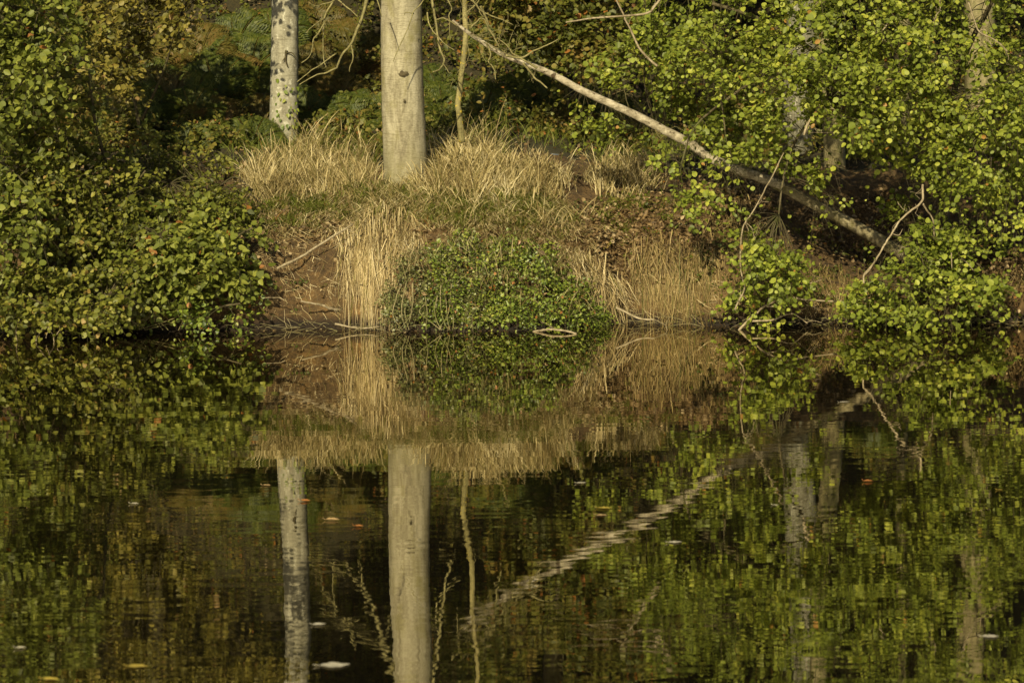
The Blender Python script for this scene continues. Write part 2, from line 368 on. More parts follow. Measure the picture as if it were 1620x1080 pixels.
c2 = mixc(nt, .6, c2, mixc(nt, 1., c2, ramp(nt, n3.outputs[0], [(.36, (.30, .26, .22)), (.5, (.9, .9, .8)), (.62, (1.45, 1.35, 1.1))]).outputs[0], 'MULTIPLY'))
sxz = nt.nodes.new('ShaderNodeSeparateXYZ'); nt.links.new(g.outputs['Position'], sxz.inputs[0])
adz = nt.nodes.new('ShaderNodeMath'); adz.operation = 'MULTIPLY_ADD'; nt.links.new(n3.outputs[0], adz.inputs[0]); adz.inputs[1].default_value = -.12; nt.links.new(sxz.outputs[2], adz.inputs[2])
wet_shade = ramp(nt, adz.outputs[0], [(0., (.16, .15, .13)), (.035, (.45, .42, .4)), (.09, (1, 1, 1))])        # soil wetness plus painted undercut shade, just above the water
c2 = mixc(nt, 1., c2, wet_shade.outputs[0], 'MULTIPLY')
nt.links.new(c2, b.inputs['Base Color']); b.inputs['Roughness'].default_value = .95; bump(nt, b, n3.outputs[0], 1., .10)
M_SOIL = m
m, nt, b = mat_new('forest_floor')
v, g = pos(nt); n1 = noise(nt, 1.1, 6, .6, v); n2 = noise(nt, 26, 5, .65, v)
c1 = ramp(nt, n1.outputs[0], [(.3, (.022, .017, .004)), (.55, (.040, .034, .008)), (.75, (.036, .042, .008))])
c2 = mixc(nt, .4, c1.outputs[0], ramp(nt, n2.outputs[0], [(.35, (.010, .008, .003)), (.7, (.07, .052, .016))]).outputs[0])
nt.links.new(c2, b.inputs['Base Color']); b.inputs['Roughness'].default_value = 1; bump(nt, b, n2.outputs[0], .9, .06)
M_FLOOR = m
xs = np.concatenate([[-90, -60, -40, -25, -18, -12], np.arange(-8.5, 8.5, .045), [12, 18, 25, 40, 60, 90]])
V, Fq = grid_mesh(xs, np.concatenate([[18], np.arange(23.4, 25.9, .025), np.arange(25.9, 28.3, .05)]))
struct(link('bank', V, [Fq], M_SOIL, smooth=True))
xs = np.concatenate([[-90, -60, -40, -25, -18, -12], np.arange(-9.5, 9.5, .12), [12, 18, 25, 40, 60, 90]])
ye = 28.25
V, Fq = grid_mesh(xs, np.concatenate([[ye], np.arange(28.4, 47, .12), [48.5, 52, 58, 66, 76, 90]]))
struct(link('hillside', V, [Fq], M_FLOOR, smooth=True))
# pond bed + shores reaching behind the camera
V = np.array([[-90, -60, -1.35], [90, -60, -1.35], [90, 18.05, -1.32], [-90, 18.05, -1.32]], float)
struct(link('pond_bed', V, [np.array([[0, 1, 2, 3]])], M_FLOOR))

# ------------------------------------------------------------------ water
m, nt, b = mat_new('pond_water'); nt.nodes.remove(b)
out = nt.nodes['Material Output']
dif = nt.nodes.new('ShaderNodeBsdfDiffuse'); dif.inputs[0].default_value = (.006, .005, .002, 1)
gl = nt.nodes.new('ShaderNodeBsdfGlossy'); gl.inputs[0].default_value = (1.0, .96, .86, 1); gl.inputs['Roughness'].default_value = .004
fr = nt.nodes.new('ShaderNodeFresnel'); fr.inputs[0].default_value = 1.33
ma = nt.nodes.new('ShaderNodeMath'); ma.operation = 'MULTIPLY_ADD'; ma.inputs[1].default_value = .64; ma.inputs[2].default_value = .36
nt.links.new(fr.outputs[0], ma.inputs[0])
mx = nt.nodes.new('ShaderNodeMixShader'); nt.links.new(ma.outputs[0], mx.inputs[0]); nt.links.new(dif.outputs[0], mx.inputs[1]); nt.links.new(gl.outputs[0], mx.inputs[2])
nt.links.new(mx.outputs[0], out.inputs[0])
v, g = pos(nt, (1.3, 5.0, 1)); na = noise(nt, 1.0, 2.2, .5, v, .2)
v2, g = pos(nt, (.35, 1.1, 1)); nb = noise(nt, 1.0, 2, .5, v2)
v3, g = pos(nt, (.3, .35, 1)); nc = noise(nt, 1.0, 2, .5, v3)
msk = ramp(nt, nc.outputs[0], [(.35, (.25, .25, .25)), (.65, (1, 1, 1))])
# ripples die out near the sheltered bank
sx = nt.nodes.new('ShaderNodeSeparateXYZ'); nt.links.new(g.outputs['Position'], sx.inputs[0])
mr = nt.nodes.new('ShaderNodeMapRange'); nt.links.new(sx.outputs[1], mr.inputs[0])
for i, q in ((1, 11.), (2, 23.5), (3, 1.0), (4, .07)): mr.inputs[i].default_value = q
mm = nt.nodes.new('ShaderNodeMath'); mm.operation = 'MULTIPLY'; nt.links.new(msk.outputs[0], mm.inputs[0]); nt.links.new(mr.outputs[0], mm.inputs[1])
m1 = nt.nodes.new('ShaderNodeMath'); m1.operation = 'MULTIPLY'; nt.links.new(na.outputs[0], m1.inputs[0]); nt.links.new(mm.outputs[0], m1.inputs[1])
m2 = nt.nodes.new('ShaderNodeMath'); m2.operation = 'MULTIPLY_ADD'; nt.links.new(nb.outputs[0], m2.inputs[0]); m2.inputs[1].default_value = .5; nt.links.new(m1.outputs[0], m2.inputs[2])
bp = nt.nodes.new('ShaderNodeBump'); bp.inputs['Strength'].default_value = 1; bp.inputs['Distance'].default_value = .0019
nt.links.new(m2.outputs[0], bp.inputs['Height']); nt.links.new(bp.outputs[0], gl.inputs['Normal'])
V = np.array([[-90, -60, 0], [90, -60, 0], [90, 27, 0], [-90, 27, 0]], float)
struct(link('pond_water', V, [np.array([[0, 1, 2, 3]])], m))

# ------------------------------------------------------------------ trees with their trunks in view
def leafball(n, r, size, seed):  # unseen crowns, put in and leafed densely to shade the slope behind
    """crown far above the frame: clumps of leaves in a squashed ball"""
    g = np.random.default_rng(seed); mb = MB()
    cl = g.normal(size=(n // 60, 3)); cl = norm(cl) * (g.uniform(.2, 1, (n // 60, 1)) ** .5) * np.array(r)
    P = (cl[:, None] + g.normal(size=(len(cl), 60, 3)) * .42).reshape(-1, 3)
    leaves(mb, P, g.normal(size=P.shape), norm(g.normal(size=P.shape) + [0, 0, 1.2]), size, 'round')
    return mb
def trunk_tree(label, x_px, Y, r_px, base_py, lean, mat, crown_z, crown_r, crown_n, seed, leafmat, topz=9., cat='tree', name='beech_tree', flare=1.25, sides=28, crown_dy=0.):
    P0 = at(x_px, base_py, Y)
    P0[2] = ground(P0[0], Y) - .15
    t = thing(name, label, cat, P0)
    n = 70; h = np.linspace(0, 1, n); H = topz - P0[2]
    P = P0 + np.stack([lean[0] * h * H + .03 * np.sin(h * 9 + seed), lean[1] * h * H + .02 * np.cos(h * 7), h * H], -1)
    r = r_px * Y / F
    rad = r * (1 - .03 * h * H) * (1 + (flare - 1) * np.exp(-h * H / .35))
    mb = MB(); tube(mb, P, rad, sides, .022, seed=seed); mb.build('trunk', mat, t, True)
    if crown_n:
        mb = leafball(crown_n, crown_r, .16, seed)
        V = np.concatenate(mb.V) + P0 + np.array([0, crown_dy, crown_z])
        # limbs into the crown
        lb = MB(); g = np.random.default_rng(seed)
        for k in range(9):
            a = k * 2.4; q = P[int(n * .62) + k * 2]
            e = P0 + np.array([math.cos(a) * crown_r[0] * .8, crown_dy + math.sin(a) * crown_r[1] * .8, crown_z + g.uniform(-.3, .6) * crown_r[2]])
            tube(lb, resample([q, (q + e) / 2 + [0, 0, -.3], e], 8), np.linspace(r * .35, .02, 8), 6)
        lb.build('limb', mat, t, True)
        mb.V = [V]; mb.build('crown', leafmat, t)
    return t, P, r
big, PB, rB = trunk_tree('thick pale beige trunk rising from the dry grass in the middle of the bank', 643, 27.0, 34, 285, (-.002, 0), B_BIG, 8.6, (4.2, 3.2, 2.0), 6500, 3, M_UNDER, flare=1.12)
gry, PG, rG = trunk_tree('slimmer pale grey white-flecked trunk left of the thick beige trunk', 452, 30.0, 22.5, 200, (-.002, 0), B_GREY, 9.0, (4.0, 3.2, 2.0), 5500, 5, M_UNDER, flare=1.1)
# scar and knots on the thick trunk
def scar(px, py, Y, rr, w, h, parent, mat, name='bark_scar', seed=0):
    c = at(px, py, Y - rr * .995); g = np.random.default_rng(seed)
    th = np.linspace(0, 2 * np.pi, 14, endpoint=False); rad = 1 + .25 * g.normal(size=14)
    V = [c + [0, -.012, 0]]
    for q, dy in ((1.0, .006), (.55, -.014)):
        for a, k in zip(th, rad): V.append(c + np.array([math.cos(a) * w * k * q, dy + (math.cos(a) * w * q) ** 2 / (2 * rr), math.sin(a) * h * k * q]))
    V = np.array(V); i = np.arange(14); j = (i + 1) % 14
    link(name, V, [np.stack([1 + i, 1 + j, 15 + j, 15 + i], -1), np.stack([15 + i, 15 + j, 0 * i], -1)], mat, parent, True)
scar(638, 117, 27, rB, .050, .032, big, B_DARK, seed=1); scar(640, 160, 27, rB, .014, .016, big, B_DARK, seed=2)
# ivy sprigs climbing the grey trunk
lm = MB(); tm = MB()
a = rng.uniform(-1.1, 1.1, 42); hz = rng.uniform(0, 1, 42) ** 1.6
ctr = at(453 + 0 * a, 200 - 78 * hz, 30.0)
P = ctr + np.stack([np.sin(a) * rG * 1.03, -np.cos(a) * rG * 1.03, 0 * a], -1)
leaves(lm, P, np.stack([rng.normal(size=42) * .5, -.2 + 0 * a, -1 + 0 * a], -1), np.stack([np.sin(a), -np.cos(a), .3 + 0 * a], -1), rng.uniform(.035, .06, 42), 'heart')
lm.build('ivy_foliage', M_IVY, gry)
tw = MB(); limb(tw, [(453, 80), (452, 95), (455, 106)], 2.4, 1, 29.83, 29.83, 4); limb(tw, [(453, 84), (462, 84), (469, 92)], 1.4, .6, 29.83, 29.8, 4); limb(tw, [(452, 90), (447, 97)], 1.8, .6, 29.83, 29.8, 4)
tw.build('twig_stub', B_DARK, gry)
# dead hanging branches of the thick tree, with yellow-green lichen
def br(mb, pts, r0, r1, Y0=26.5, Y1=26.5, **k): return limb(mb, pts, r0 * .9, r1 * .9, Y0, Y1, **k)
class Parts:
    """every add() becomes a part of its own"""
    def __init__(s, name, mat, parent): s.a = (name, mat, parent); s.m = []
    def new(s): s.m.append(MB()); return s.m[-1]
    def add(s, V, *f): s.cur.add(V, *f)
    def main(s): s.cur = s.new(); return s
    def done(s):
        for q in s.m: q.build(*s.a)
tw = Parts('dead_branch', B_TWIG, big)
_br = br
def br(mb, pts, r0, r1, Y0=26.5, Y1=26.5, sides=4, **k):
    if isinstance(mb, Parts): mb.main()
    return _br(mb, pts, r0, r1, Y0, Y1, sides=sides, **k)
Q = br(tw, [(640, -150), (606, -90), (590, -40), (582, 0), (574, 30), (565, 52), (556, 72), (541, 88), (533, 108)], 4.5, 2, 27, 26.2, wob=.004)
br(tw, [(556, 72), (559, 92), (553, 114)], 1.8, .9, 26.2, 26.2, wob=.003)
Q = br(tw, [(533, 108), (516, 116), (500, 120), (474, 134)], 1.8, .9, 26.2, 26.0, wob=.003)
br(tw, [(590, -40), (550, -20), (532, 0), (516, 25), (513, 45), (512, 70), (513, 95), (516, 107)], 2.2, .9, 26.6, 26.2, wob=.003)
br(tw, [(513, 38), (505, 52), (497, 65), (491, 88), (477, 100)], 1.7, .8, 26.3, 26.1, wob=.003)
br(tw, [(532, 85), (508, 103), (490, 115), (470, 130)], 1.4, .8, 26.2, 26., wob=.003)
br(tw, [(545, -30), (530, 0), (510, 8), (500, 10), (489, 5)], 1.6, .8, 26.3, 26.1, wob=.003); br(tw, [(513, 30), (500, 38), (485, 52)], 1.3, .7, 26.2, 26., wob=.002)
br(tw, [(520, -14), (535, 0), (552, 14), (566, 27)], 1.6, 1.4, 26.5, 26.3, wob=.002); br(tw, [(593, -10), (600, 10), (604, 27)], 1.4, .6, 26.3, 26.2)
Q = br(tw, [(650, -150), (672, -90), (682, -40), (685, 0), (690, 30), (694, 55), (698, 78), (704, 95), (698, 108), (685, 114)], 3.6, 1.5, 27, 26.3, wob=.004)
br(tw, [(676, 20), (680, 40), (690, 54), (702, 68), (719, 80)], 1.7, .8, 26.4, 26.2, wob=.003); br(tw, [(700, 100), (706, 108), (711, 117)], 1, .5, 26.3, 26.3)
br(tw, [(684, -20), (668, 5), (655, 22), (645, 48), (632, 75), (622, 98)], 1.4, .6, 26.5, 26.3, wob=.003); br(tw, [(655, 22), (642, 20), (640, 24)], 1, .5, 26.45, 26.4)
tw.done()

# slender lichen-covered sapling
s0 = at(731, 212, 27.2)
sap = thing('sapling', 'slender crooked sapling with yellow lichen between thick trunk and leaning dead tree', 'tree', s0)
mb = MB(); Q = limb(mb, [(732, 226), (729, 196), (727, 165), (730, 130), (734, 100), (738, 62), (738, 40), (736, 10), (738, -30), (742, -90), (740, -150)], 5.2, 3.6, 27.2, 27.2, sides=10, wob=.003, rough=.12); mb.build('trunk', B_LICHEN, sap, True)
tw = Parts('twig', B_TWIG, sap); tw.main(); rand_twigs(tw, Q[18:], .004, 7, .5, .6, 31, down=-.1)
br(tw, [(738, 20), (755, 5), (770, -20)], 2, 1, 27.2, 27.); tw.done()

# leaning dead tree
LP = [(716, 33), (738, 50), (762, 66), (800, 88), (850, 108), (885, 124), (930, 147), (975, 168), (1010, 185), (1050, 206), (1090, 226), (1125, 250), (1165, 268), (1200, 280), (1238, 294)]
LR = [1.6, 2.8, 3.4, 4.0, 4.5, 5.0, 5.5, 5.9, 6.3, 6.8, 7.2, 7.5, 7.6, 7.8, 8.0]
lg = thing('leaning_dead_tree', 'long pale dead trunk leaning diagonally across the right half of the bank', 'dead tree', at(1450, 412, 26.7))
def thick(mb, pts, rr, Y0, Y1, sides, n, rough, seed=2, wob=.004):
    pts = np.array(pts, float); P = at(pts[:, 0], pts[:, 1], np.linspace(Y0, Y1, len(pts)))
    Q, r = resample(P, n, np.array(rr)); g = np.random.default_rng(seed); Q = Q + np.stack([np.interp(np.arange(n), np.arange(0, n + 6, 6), g.normal(size=len(np.arange(0, n + 6, 6)))) for _ in range(3)], 1) * wob
    tube(mb, Q, r / 150, sides, rough, seed=seed); return Q
mb = MB(); QL = thick(mb, LP, LR, 25.0, 26.0, 12, 90, .08); mb.build('upper_trunk', B_LOG, lg, True)
mb = MB(); QLL = thick(mb, [(1222, 289), (1250, 303), (1290, 324), (1330, 346), (1370, 368), (1405, 388), (1450, 412), (1500, 438)], [7, 8, 8.8, 9.6, 10.2, 11, 12, 13], 26.0, 26.15, 14, 50, .07, 5); mb.build('lower_trunk', B_LOWLOG, lg, True)
tw = Parts('dead_branch', B_TWIG, lg)
B2 = lambda pts, a, b_, Y=25.1, **k: br(tw, pts, a, b_, Y, Y, wob=.004, **k)
B2([(800, 88), (825, 92), (850, 80), (870, 70), (884, 62)], 2.2, .8); B2([(828, 100), (840, 115), (852, 128), (866, 140)], 2.4, 1.4)
B2([(738, 50), (722, 40), (705, 30), (690, 32)], 2, .8); B2([(745, 45), (752, 38), (765, 30), (772, 42), (780, 52)], 2, .8)
B2([(770, 68), (777, 85), (776, 100), (783, 112), (784, 126)], 1.8, .8); B2([(850, 108), (830, 96), (812, 84), (800, 70), (786, 60)], 2, .8)
B2([(760, 10), (770, 30), (778, 52), (790, 75)], 2.4, 1.5); B2([(748, 0), (762, 18), (790, 30), (812, 40)], 1.8, .7)
B2([(700, -10), (715, 12), (712, 30), (711, 62)], 1.6, .7); B2([(745, 0), (756, 10), (766, 28)], 1.8, 1)
for k, (a, b_) in enumerate(((0, 14), (2, 26), (8, 34), (14, 40))): [(tw.main(), rand_twigs(tw, QL[a + 3 * j:a + 3 * j + 3], .0032, 1, .40, .8, 50 + 9 * k + j, down=-.15)) for j in range(4)]
[(tw.main(), rand_twigs(tw, QL[40 + 7 * j:43 + 7 * j], .003, 1, .25, .7, 60 + j)) for j in range(6)]
tw.done()

# ------------------------------------------------------------------ trunks standing in the shade on the right
def shade_tree(name, label, pts, rr, Y, mat, seed):
    P = at(np.array(pts, float)[:, 0], np.array(pts, float)[:, 1], Y)
    P[0, 2] = min(P[0, 2], float(ground(P[0, 0], Y))) - .1
    t = thing(name, label, 'tree', P[0])
    Q, r = resample(P, 60, np.array(rr, float)); mb = MB(); tube(mb, Q, r * Y / F, 18, .03, seed=seed); mb.build('trunk', mat, t, True)
    return t, Q
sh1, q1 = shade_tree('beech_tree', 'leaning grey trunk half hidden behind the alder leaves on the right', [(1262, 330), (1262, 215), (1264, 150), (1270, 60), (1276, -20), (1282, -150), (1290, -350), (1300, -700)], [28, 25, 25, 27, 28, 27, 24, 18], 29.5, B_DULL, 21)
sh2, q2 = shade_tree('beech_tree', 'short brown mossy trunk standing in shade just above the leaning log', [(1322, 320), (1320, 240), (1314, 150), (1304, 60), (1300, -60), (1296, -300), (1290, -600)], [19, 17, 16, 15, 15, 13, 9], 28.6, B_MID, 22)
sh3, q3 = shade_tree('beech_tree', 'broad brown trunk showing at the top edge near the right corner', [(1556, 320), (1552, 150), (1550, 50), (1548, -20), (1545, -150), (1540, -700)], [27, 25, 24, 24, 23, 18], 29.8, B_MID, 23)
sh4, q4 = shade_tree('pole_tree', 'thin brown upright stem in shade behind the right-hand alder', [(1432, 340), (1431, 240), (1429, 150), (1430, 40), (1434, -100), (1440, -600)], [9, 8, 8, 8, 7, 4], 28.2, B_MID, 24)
for t_, q_, s_ in ((sh1, q1, 71), (sh2, q2, 72), (sh3, q3, 73)):
    mb = leafball(8000, (3.6, 3.0, 1.8), .16, s_); mb.V = [np.concatenate(mb.V) + np.array([q_[-1][0], q_[-1][1] + .5, 7.9])]; mb.build('crown', M_UNDER, t_)
# deeper forest: trunks, with unseen crowns thickened for shade, closing the wood above the slope
g = np.random.default_rng(99)
spots = [(-8.2, 33.5), (-5.4, 35.5), (.6, 34.5), (2.6, 37), (5.8, 33.8), (8.6, 36), (-1.2, 38)]
lbls = ['dark distant trunk at the far left of the wooded slope', 'dark distant trunk on the slope behind the left bushes', 'dark trunk in deep shade behind the sapling', 'dark trunk deep in the wood behind the leaning dead tree', 'dark trunk in deep shade behind the right alder', 'dark distant trunk at the far right of the slope', 'dark trunk high on the slope behind the two pale trunks']
for k, ((x, y), lb_) in enumerate(zip(spots, lbls)):
    z = float(ground(np.array(x), np.array(y))); t = thing('forest_tree', lb_, 'tree', (x, y, z), 'trees in the shaded wood')
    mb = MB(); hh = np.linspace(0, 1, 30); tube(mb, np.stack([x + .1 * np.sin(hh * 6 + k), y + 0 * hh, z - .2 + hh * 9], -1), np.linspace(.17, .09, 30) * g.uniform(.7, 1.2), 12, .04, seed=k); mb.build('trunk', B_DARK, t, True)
    mb = leafball(9000, (3.2, 3.0, 2.6), .18, 200 + k); mb.V = [np.concatenate(mb.V) + np.array([x, y - .5, z + 7.2])]; mb.build('crown', M_UNDER, t)

# ------------------------------------------------------------------ right-hand alder
ald = thing('alder_tree', 'large round-leaved green alder filling the upper right and hanging over the bank', 'tree', at(1500, 400, 26.4))
st = MB()
l1 = limb(st, [(1500, 420), (1494, 340), (1486, 270), (1470, 180), (1450, 90), (1440, 0), (1430, -120)], 9, 5, 26.4, 25.8, 7)
l2 = limb(st, [(1490, 360), (1440, 280), (1380, 220), (1310, 160), (1220, 110), (1130, 90), (1050, 90), (960, 110)], 6, 2, 26.3, 26.1, 6)
l3 = limb(st, [(1480, 260), (1400, 170), (1300, 90), (1200, 30), (1100, 0), (1020, -10)], 6, 2, 26.2, 25.8, 6)
l4 = limb(st, [(1500, 330), (1540, 240), (1580, 170), (1640, 120)], 6, 3, 26.2, 25, 6)
l5 = limb(st, [(1470, 120), (1420, 40), (1360, -40), (1300, -110)], 4, 2, 26, 24.8, 6)
l6 = limb(st, [(1500, 180), (1530, 80), (1570, 0), (1600, -100)], 5, 3, 26, 25, 6)
l7 = limb(st, [(1220, 110), (1160, 150), (1100, 200), (1078, 260)], 2.5, 1.5, 25, 24.7, 5)
l8 = limb(st, [(1310, 160), (1260, 220), (1240, 280), (1232, 340)], 3, 1.5, 25.2, 24.8, 5)
l8b = limb(st, [(1130, 90), (1140, 150), (1150, 230)], 2, 1.2, 24.8, 24.8, 5)
st.build('stem', B_DARK, ald, True)
pt = Parts('bare_twig', B_PALETWIG, ald)
for pts, a, b_, Y in (([(895, 36), (910, 34), (940, 30), (985, 27), (1025, 22), (1038, 8), (1060, -20)], 1.2, 2.4, 24.7), ([(975, 0), (985, 20), (992, 35), (1004, 62), (1013, 80), (1028, 95), (1040, 105)], 1.6, 2.4, 24.7),
        ([(1530, -10), (1534, 8), (1540, 25), (1548, 50), (1565, 60), (1582, 70), (1594, 82)], 1.6, 1.1, 24.2), ([(1548, 50), (1560, 48), (1562, 66)], 1, .6, 24.2), ([(1487, 0), (1488, 15), (1482, 26), (1478, 32)], 1.1, .8, 24.2),
        ([(1410, 25), (1403, 40), (1396, 50), (1378, 54)], 2, .9, 24.2), ([(1301, 160), (1290, 180), (1277, 200), (1272, 214)], 2, 2.6, 24.4), ([(1272, 210), (1310, 210), (1340, 210)], .8, .6, 24.5),
        ([(1240, 242), (1225, 275), (1214, 297), (1203, 317), (1190, 340), (1177, 360), (1173, 390), (1172, 417), (1175, 440), (1178, 457), (1170, 474), (1163, 490)], 1.2, 1.6, 24.5), ([(1180, 352), (1190, 362), (1196, 380)], 1, .5, 24.5)):
    Q = br(pt, pts, a, b_, Y, Y, wob=.002); rand_twigs(pt, Q[6:], .0022, 3, .16, .6, int(pts[0][0]), sub=1)
pt.done()
OPENM[:] = [(QL, 15, .93), (QLL, 18, .7)]
OPEN[:] = [([(720, 40), (800, 88), (930, 147), (1010, 185), (1060, 210)], 16, .97), ([(1060, 210), (1110, 238)], 12, .7), ([(1165, 268), (1238, 294)], 16, .97), ([(1238, 294), (1275, 318)], 8, .5), ([(1275, 318), (1330, 346), (1420, 395)], 17, .93),
           ([(1322, 240), (1322, 305)], 22, .85), ([(1350, 270), (1420, 290)], 26, .8), ([(1262, 165), (1270, 215)], 20, .7), ([(1225, 275), (1177, 360), (1172, 417)], 9, .8), ([(1460, 292), (1460, 322), (1413, 370), (1368, 435)], 12, .95), ([(1550, 0), (1550, 48)], 20, .7), ([(1433, 150), (1433, 190)], 8, .8),
           ([(1050, 290), (1060, 430)], 22, .8), ([(1020, 190), (1030, 130)], 12, .6), ([(1480, 340), (1620, 350)], 20, .6)]
lm = MB(); tm = MB()
blobs = [(1080, 60, 75, 60, 25.9, .4, 40), (1010, 95, 60, 45, 26.3, .4, 20), (960, 130, 55, 45, 26.3, .3, 15), (1170, 60, 90, 60, 24.7, .5, 48), (1120, 150, 90, 50, 26.4, .4, 34),
         (1290, 60, 90, 70, 24.6, .6, 44), (1340, 140, 100, 60, 24.5, .6, 56), (1220, 150, 70, 60, 24.9, .5, 30), (1440, 100, 90, 70, 24.6, .6, 50), (1460, 200, 90, 50, 24.7, .5, 36),
         (1560, 150, 80, 80, 24.5, .6, 52), (1560, 240, 80, 55, 24.6, .5, 40), (1530, 290, 50, 35, 24.8, .4, 14), (1600, 310, 30, 35, 24.8, .3, 8), (1380, 20, 90, 50, 24.8, .6, 40), (1480, 20, 60, 50, 25, .6, 24), (1590, 40, 50, 60, 25, .5, 18),
         (1150, 190, 50, 30, 26.0, .3, 14), (1078, 275, 27, 40, 24.7, .15, 12), (1050, 170, 45, 40, 26.4, .3, 12), (1148, 270, 20, 32, 24.7, .12, 9), (1115, 225, 40, 25, 24.9, .2, 8), (1200, 225, 40, 30, 25, .3, 10), (1270, 250, 50, 40, 25.3, .4, 12), (1370, 225, 70, 40, 25.1, .4, 18),
         (1225, 375, 48, 55, 24.6, .3, 26), (1245, 430, 42, 35, 24.6, .3, 12), (1297, 300, 24, 32, 25.2, .2, 9), (1180, 480, 30, 30, 24.7, .2, 7), (940, 175, 35, 20, 26.2, .2, 5), (1440, 320, 60, 30, 25.6, .3, 8),
         (1100, -40, 100, 40, 26.2, .5, 20), (1250, -50, 120, 50, 24.8, .6, 26), (1420, -60, 120, 50, 24.8, .6, 28), (1560, -70, 80, 60, 24.8, .5, 18), (1350, -130, 250, 40, 25, .6, 40)]
crown(lm, tm, [l1, l2, l3, l4, l5, l6, l7, l8, l8b], [(a, b, c, d, e, f, int(n * .6) + 1) for a, b, c, d, e, f, n in blobs], .067, per=8, K=7, spray=(.15, .34), aspect=1.0, jit=.6, droop=.5)
lm.build('foliage', M_ALDER, ald); tm.build('branchlet', B_DARK, ald)

# low alder bush leaning over the water at right
def bush(name, label, cat, root, Yr, limbs, blobs, leafmat, size, kind='round', barkmat=B_DARK, extra=None, **kw):
    t = thing(name, label, cat, at(*root, Yr)); st = MB(); LQ = []
    for pts, a, b_, Y0, Y1 in limbs: LQ.append(limb(st, pts, a, b_, Y0, Y1, 5, wob=.003))
    st.build('stem', barkmat, t, True); lm = MB(); tm = MB()
    crown(lm, tm, LQ, blobs, size, kind, **kw)
    lm.build('foliage', leafmat, t); tm.build('branchlet', barkmat, t)
    return t
lowb = bush('alder_bush', 'low bright green alder bush overhanging the water at the right', 'bush', (1440, 490), 25.2,
     [([(1440, 495), (1440, 450), (1430, 410), (1450, 370)], 3.5, 1.5, 25.2, 24.7), ([(1445, 490), (1480, 440), (1520, 410), (1550, 420)], 3, 1.5, 25.2, 24.6), ([(1435, 495), (1400, 460), (1380, 450)], 3, 1.5, 25.1, 24.5), ([(1450, 495), (1500, 470), (1540, 465)], 3, 1.5, 25.1, 24.5)],
     [(1470, 385, 60, 35, 24.8, .3, 26), (1430, 420, 50, 35, 24.6, .3, 20), (1520, 390, 40, 25, 24.8, .25, 12), (1395, 465, 40, 30, 24.5, .25, 20), (1470, 460, 70, 35, 24.5, .3, 34), (1540, 455, 40, 30, 24.7, .25, 16), (1370, 480, 20, 15, 24.5, .2, 6), (1580, 400, 40, 40, 25.4, .3, 7)], M_ALDER, .070, spray=(.16, .32), K=6)
tw = Parts('bare_twig', B_PALETWIG, lowb)
Q = br(tw, [(1460, 292), (1461, 308), (1460, 322), (1440, 337), (1424, 352), (1413, 370), (1400, 390), (1385, 414), (1368, 435), (1367, 448)], 2, 1.6, 24.5, 24.3, 5, wob=.003)
br(tw, [(1460, 322), (1468, 335), (1476, 346), (1478, 380)], 2, 1.2, 24.5, 24.7, 5, wob=.002); br(tw, [(1413, 370), (1422, 372), (1428, 362)], 1, .5, 24.4, 24.4, 4); [(tw.main(), rand_twigs(tw, Q[3 * j:3 * j + 3], .002, 1, .15, .6, 5 + j, sub=1)) for j in range(6)]
br(tw, [(1368, 435), (1378, 424), (1384, 410)], 1, .6, 24.3, 24.3, 4); br(tw, [(1520, 408), (1530, 416), (1540, 428)], 1.2, .6, 24.4, 24.4, 4); br(tw, [(1505, 400), (1506, 425)], 1.1, .6, 24.4, 24.4, 4)
tw.done(); OPEN[:] = []; OPENM[:] = []

# ------------------------------------------------------------------ left-hand bushes
bush('alder_tree', 'bright green alder boughs hanging in from the upper left corner', 'tree', (-60, 480), 25.2,
     [([(-60, 500), (-70, 350), (-60, 200), (-50, 60), (-40, -80)], 9, 5, 25.2, 24.8), ([(-55, 120), (0, 90), (50, 100), (90, 130)], 3, 1.5, 24.8, 24.3), ([(-60, 240), (-10, 250), (40, 290), (60, 340)], 3, 1.5, 24.9, 24.3), ([(-45, 20), (0, 10), (60, 20)], 3, 1.5, 24.8, 24.3)],
     [(15, 30, 35, 35, 24.4, .3, 22), (20, 90, 35, 45, 24.4, .3, 18), (62, 115, 30, 25, 24.3, .2, 10), (90, 30, 30, 30, 24.6, .2, 6), (10, 190, 30, 50, 24.5, .3, 14), (25, 330, 35, 40, 24.3, .25, 20), (10, 400, 20, 40, 24.4, .2, 8), (0, -60, 60, 50, 24.5, .4, 14), (30, 260, 40, 40, 24.5, .3, 12)], M_BRIGHT, .085)
bush('mixed_shrub', 'tall tangled green and yellowing shrub covering the left of the bank', 'shrub', (120, 480), 25.6,
     [([(120, 500), (110, 400), (90, 300), (70, 200), (60, 120)], 5, 2, 25.7, 25.0), ([(140, 490), (160, 380), (170, 280), (150, 190), (140, 100)], 5, 2, 25.8, 25.4), ([(100, 420), (60, 330), (20, 240)], 3, 1.5, 25.5, 24.9), ([(150, 400), (200, 320), (230, 270)], 3, 1.5, 25.7, 25.3)],
     [(70, 200, 60, 60, 25.1, .4, 34), (110, 270, 50, 60, 25.3, .3, 30), (60, 300, 60, 50, 25.0, .3, 26), (150, 330, 60, 50, 25.2, .3, 30), (90, 380, 60, 40, 25.0, .3, 26), (175, 290, 35, 30, 25.5, .3, 8), (95, 150, 45, 50, 25.6, .4, 14), (100, 80, 45, 50, 26, .4, 8), (30, 140, 60, 60, 25.3, .3, 18), (200, 380, 40, 40, 25.2, .2, 14), (60, 60, 60, 50, 25.8, .4, 12)], M_LEFT, .075, kind='oval', aspect=1.35, jit=.75)
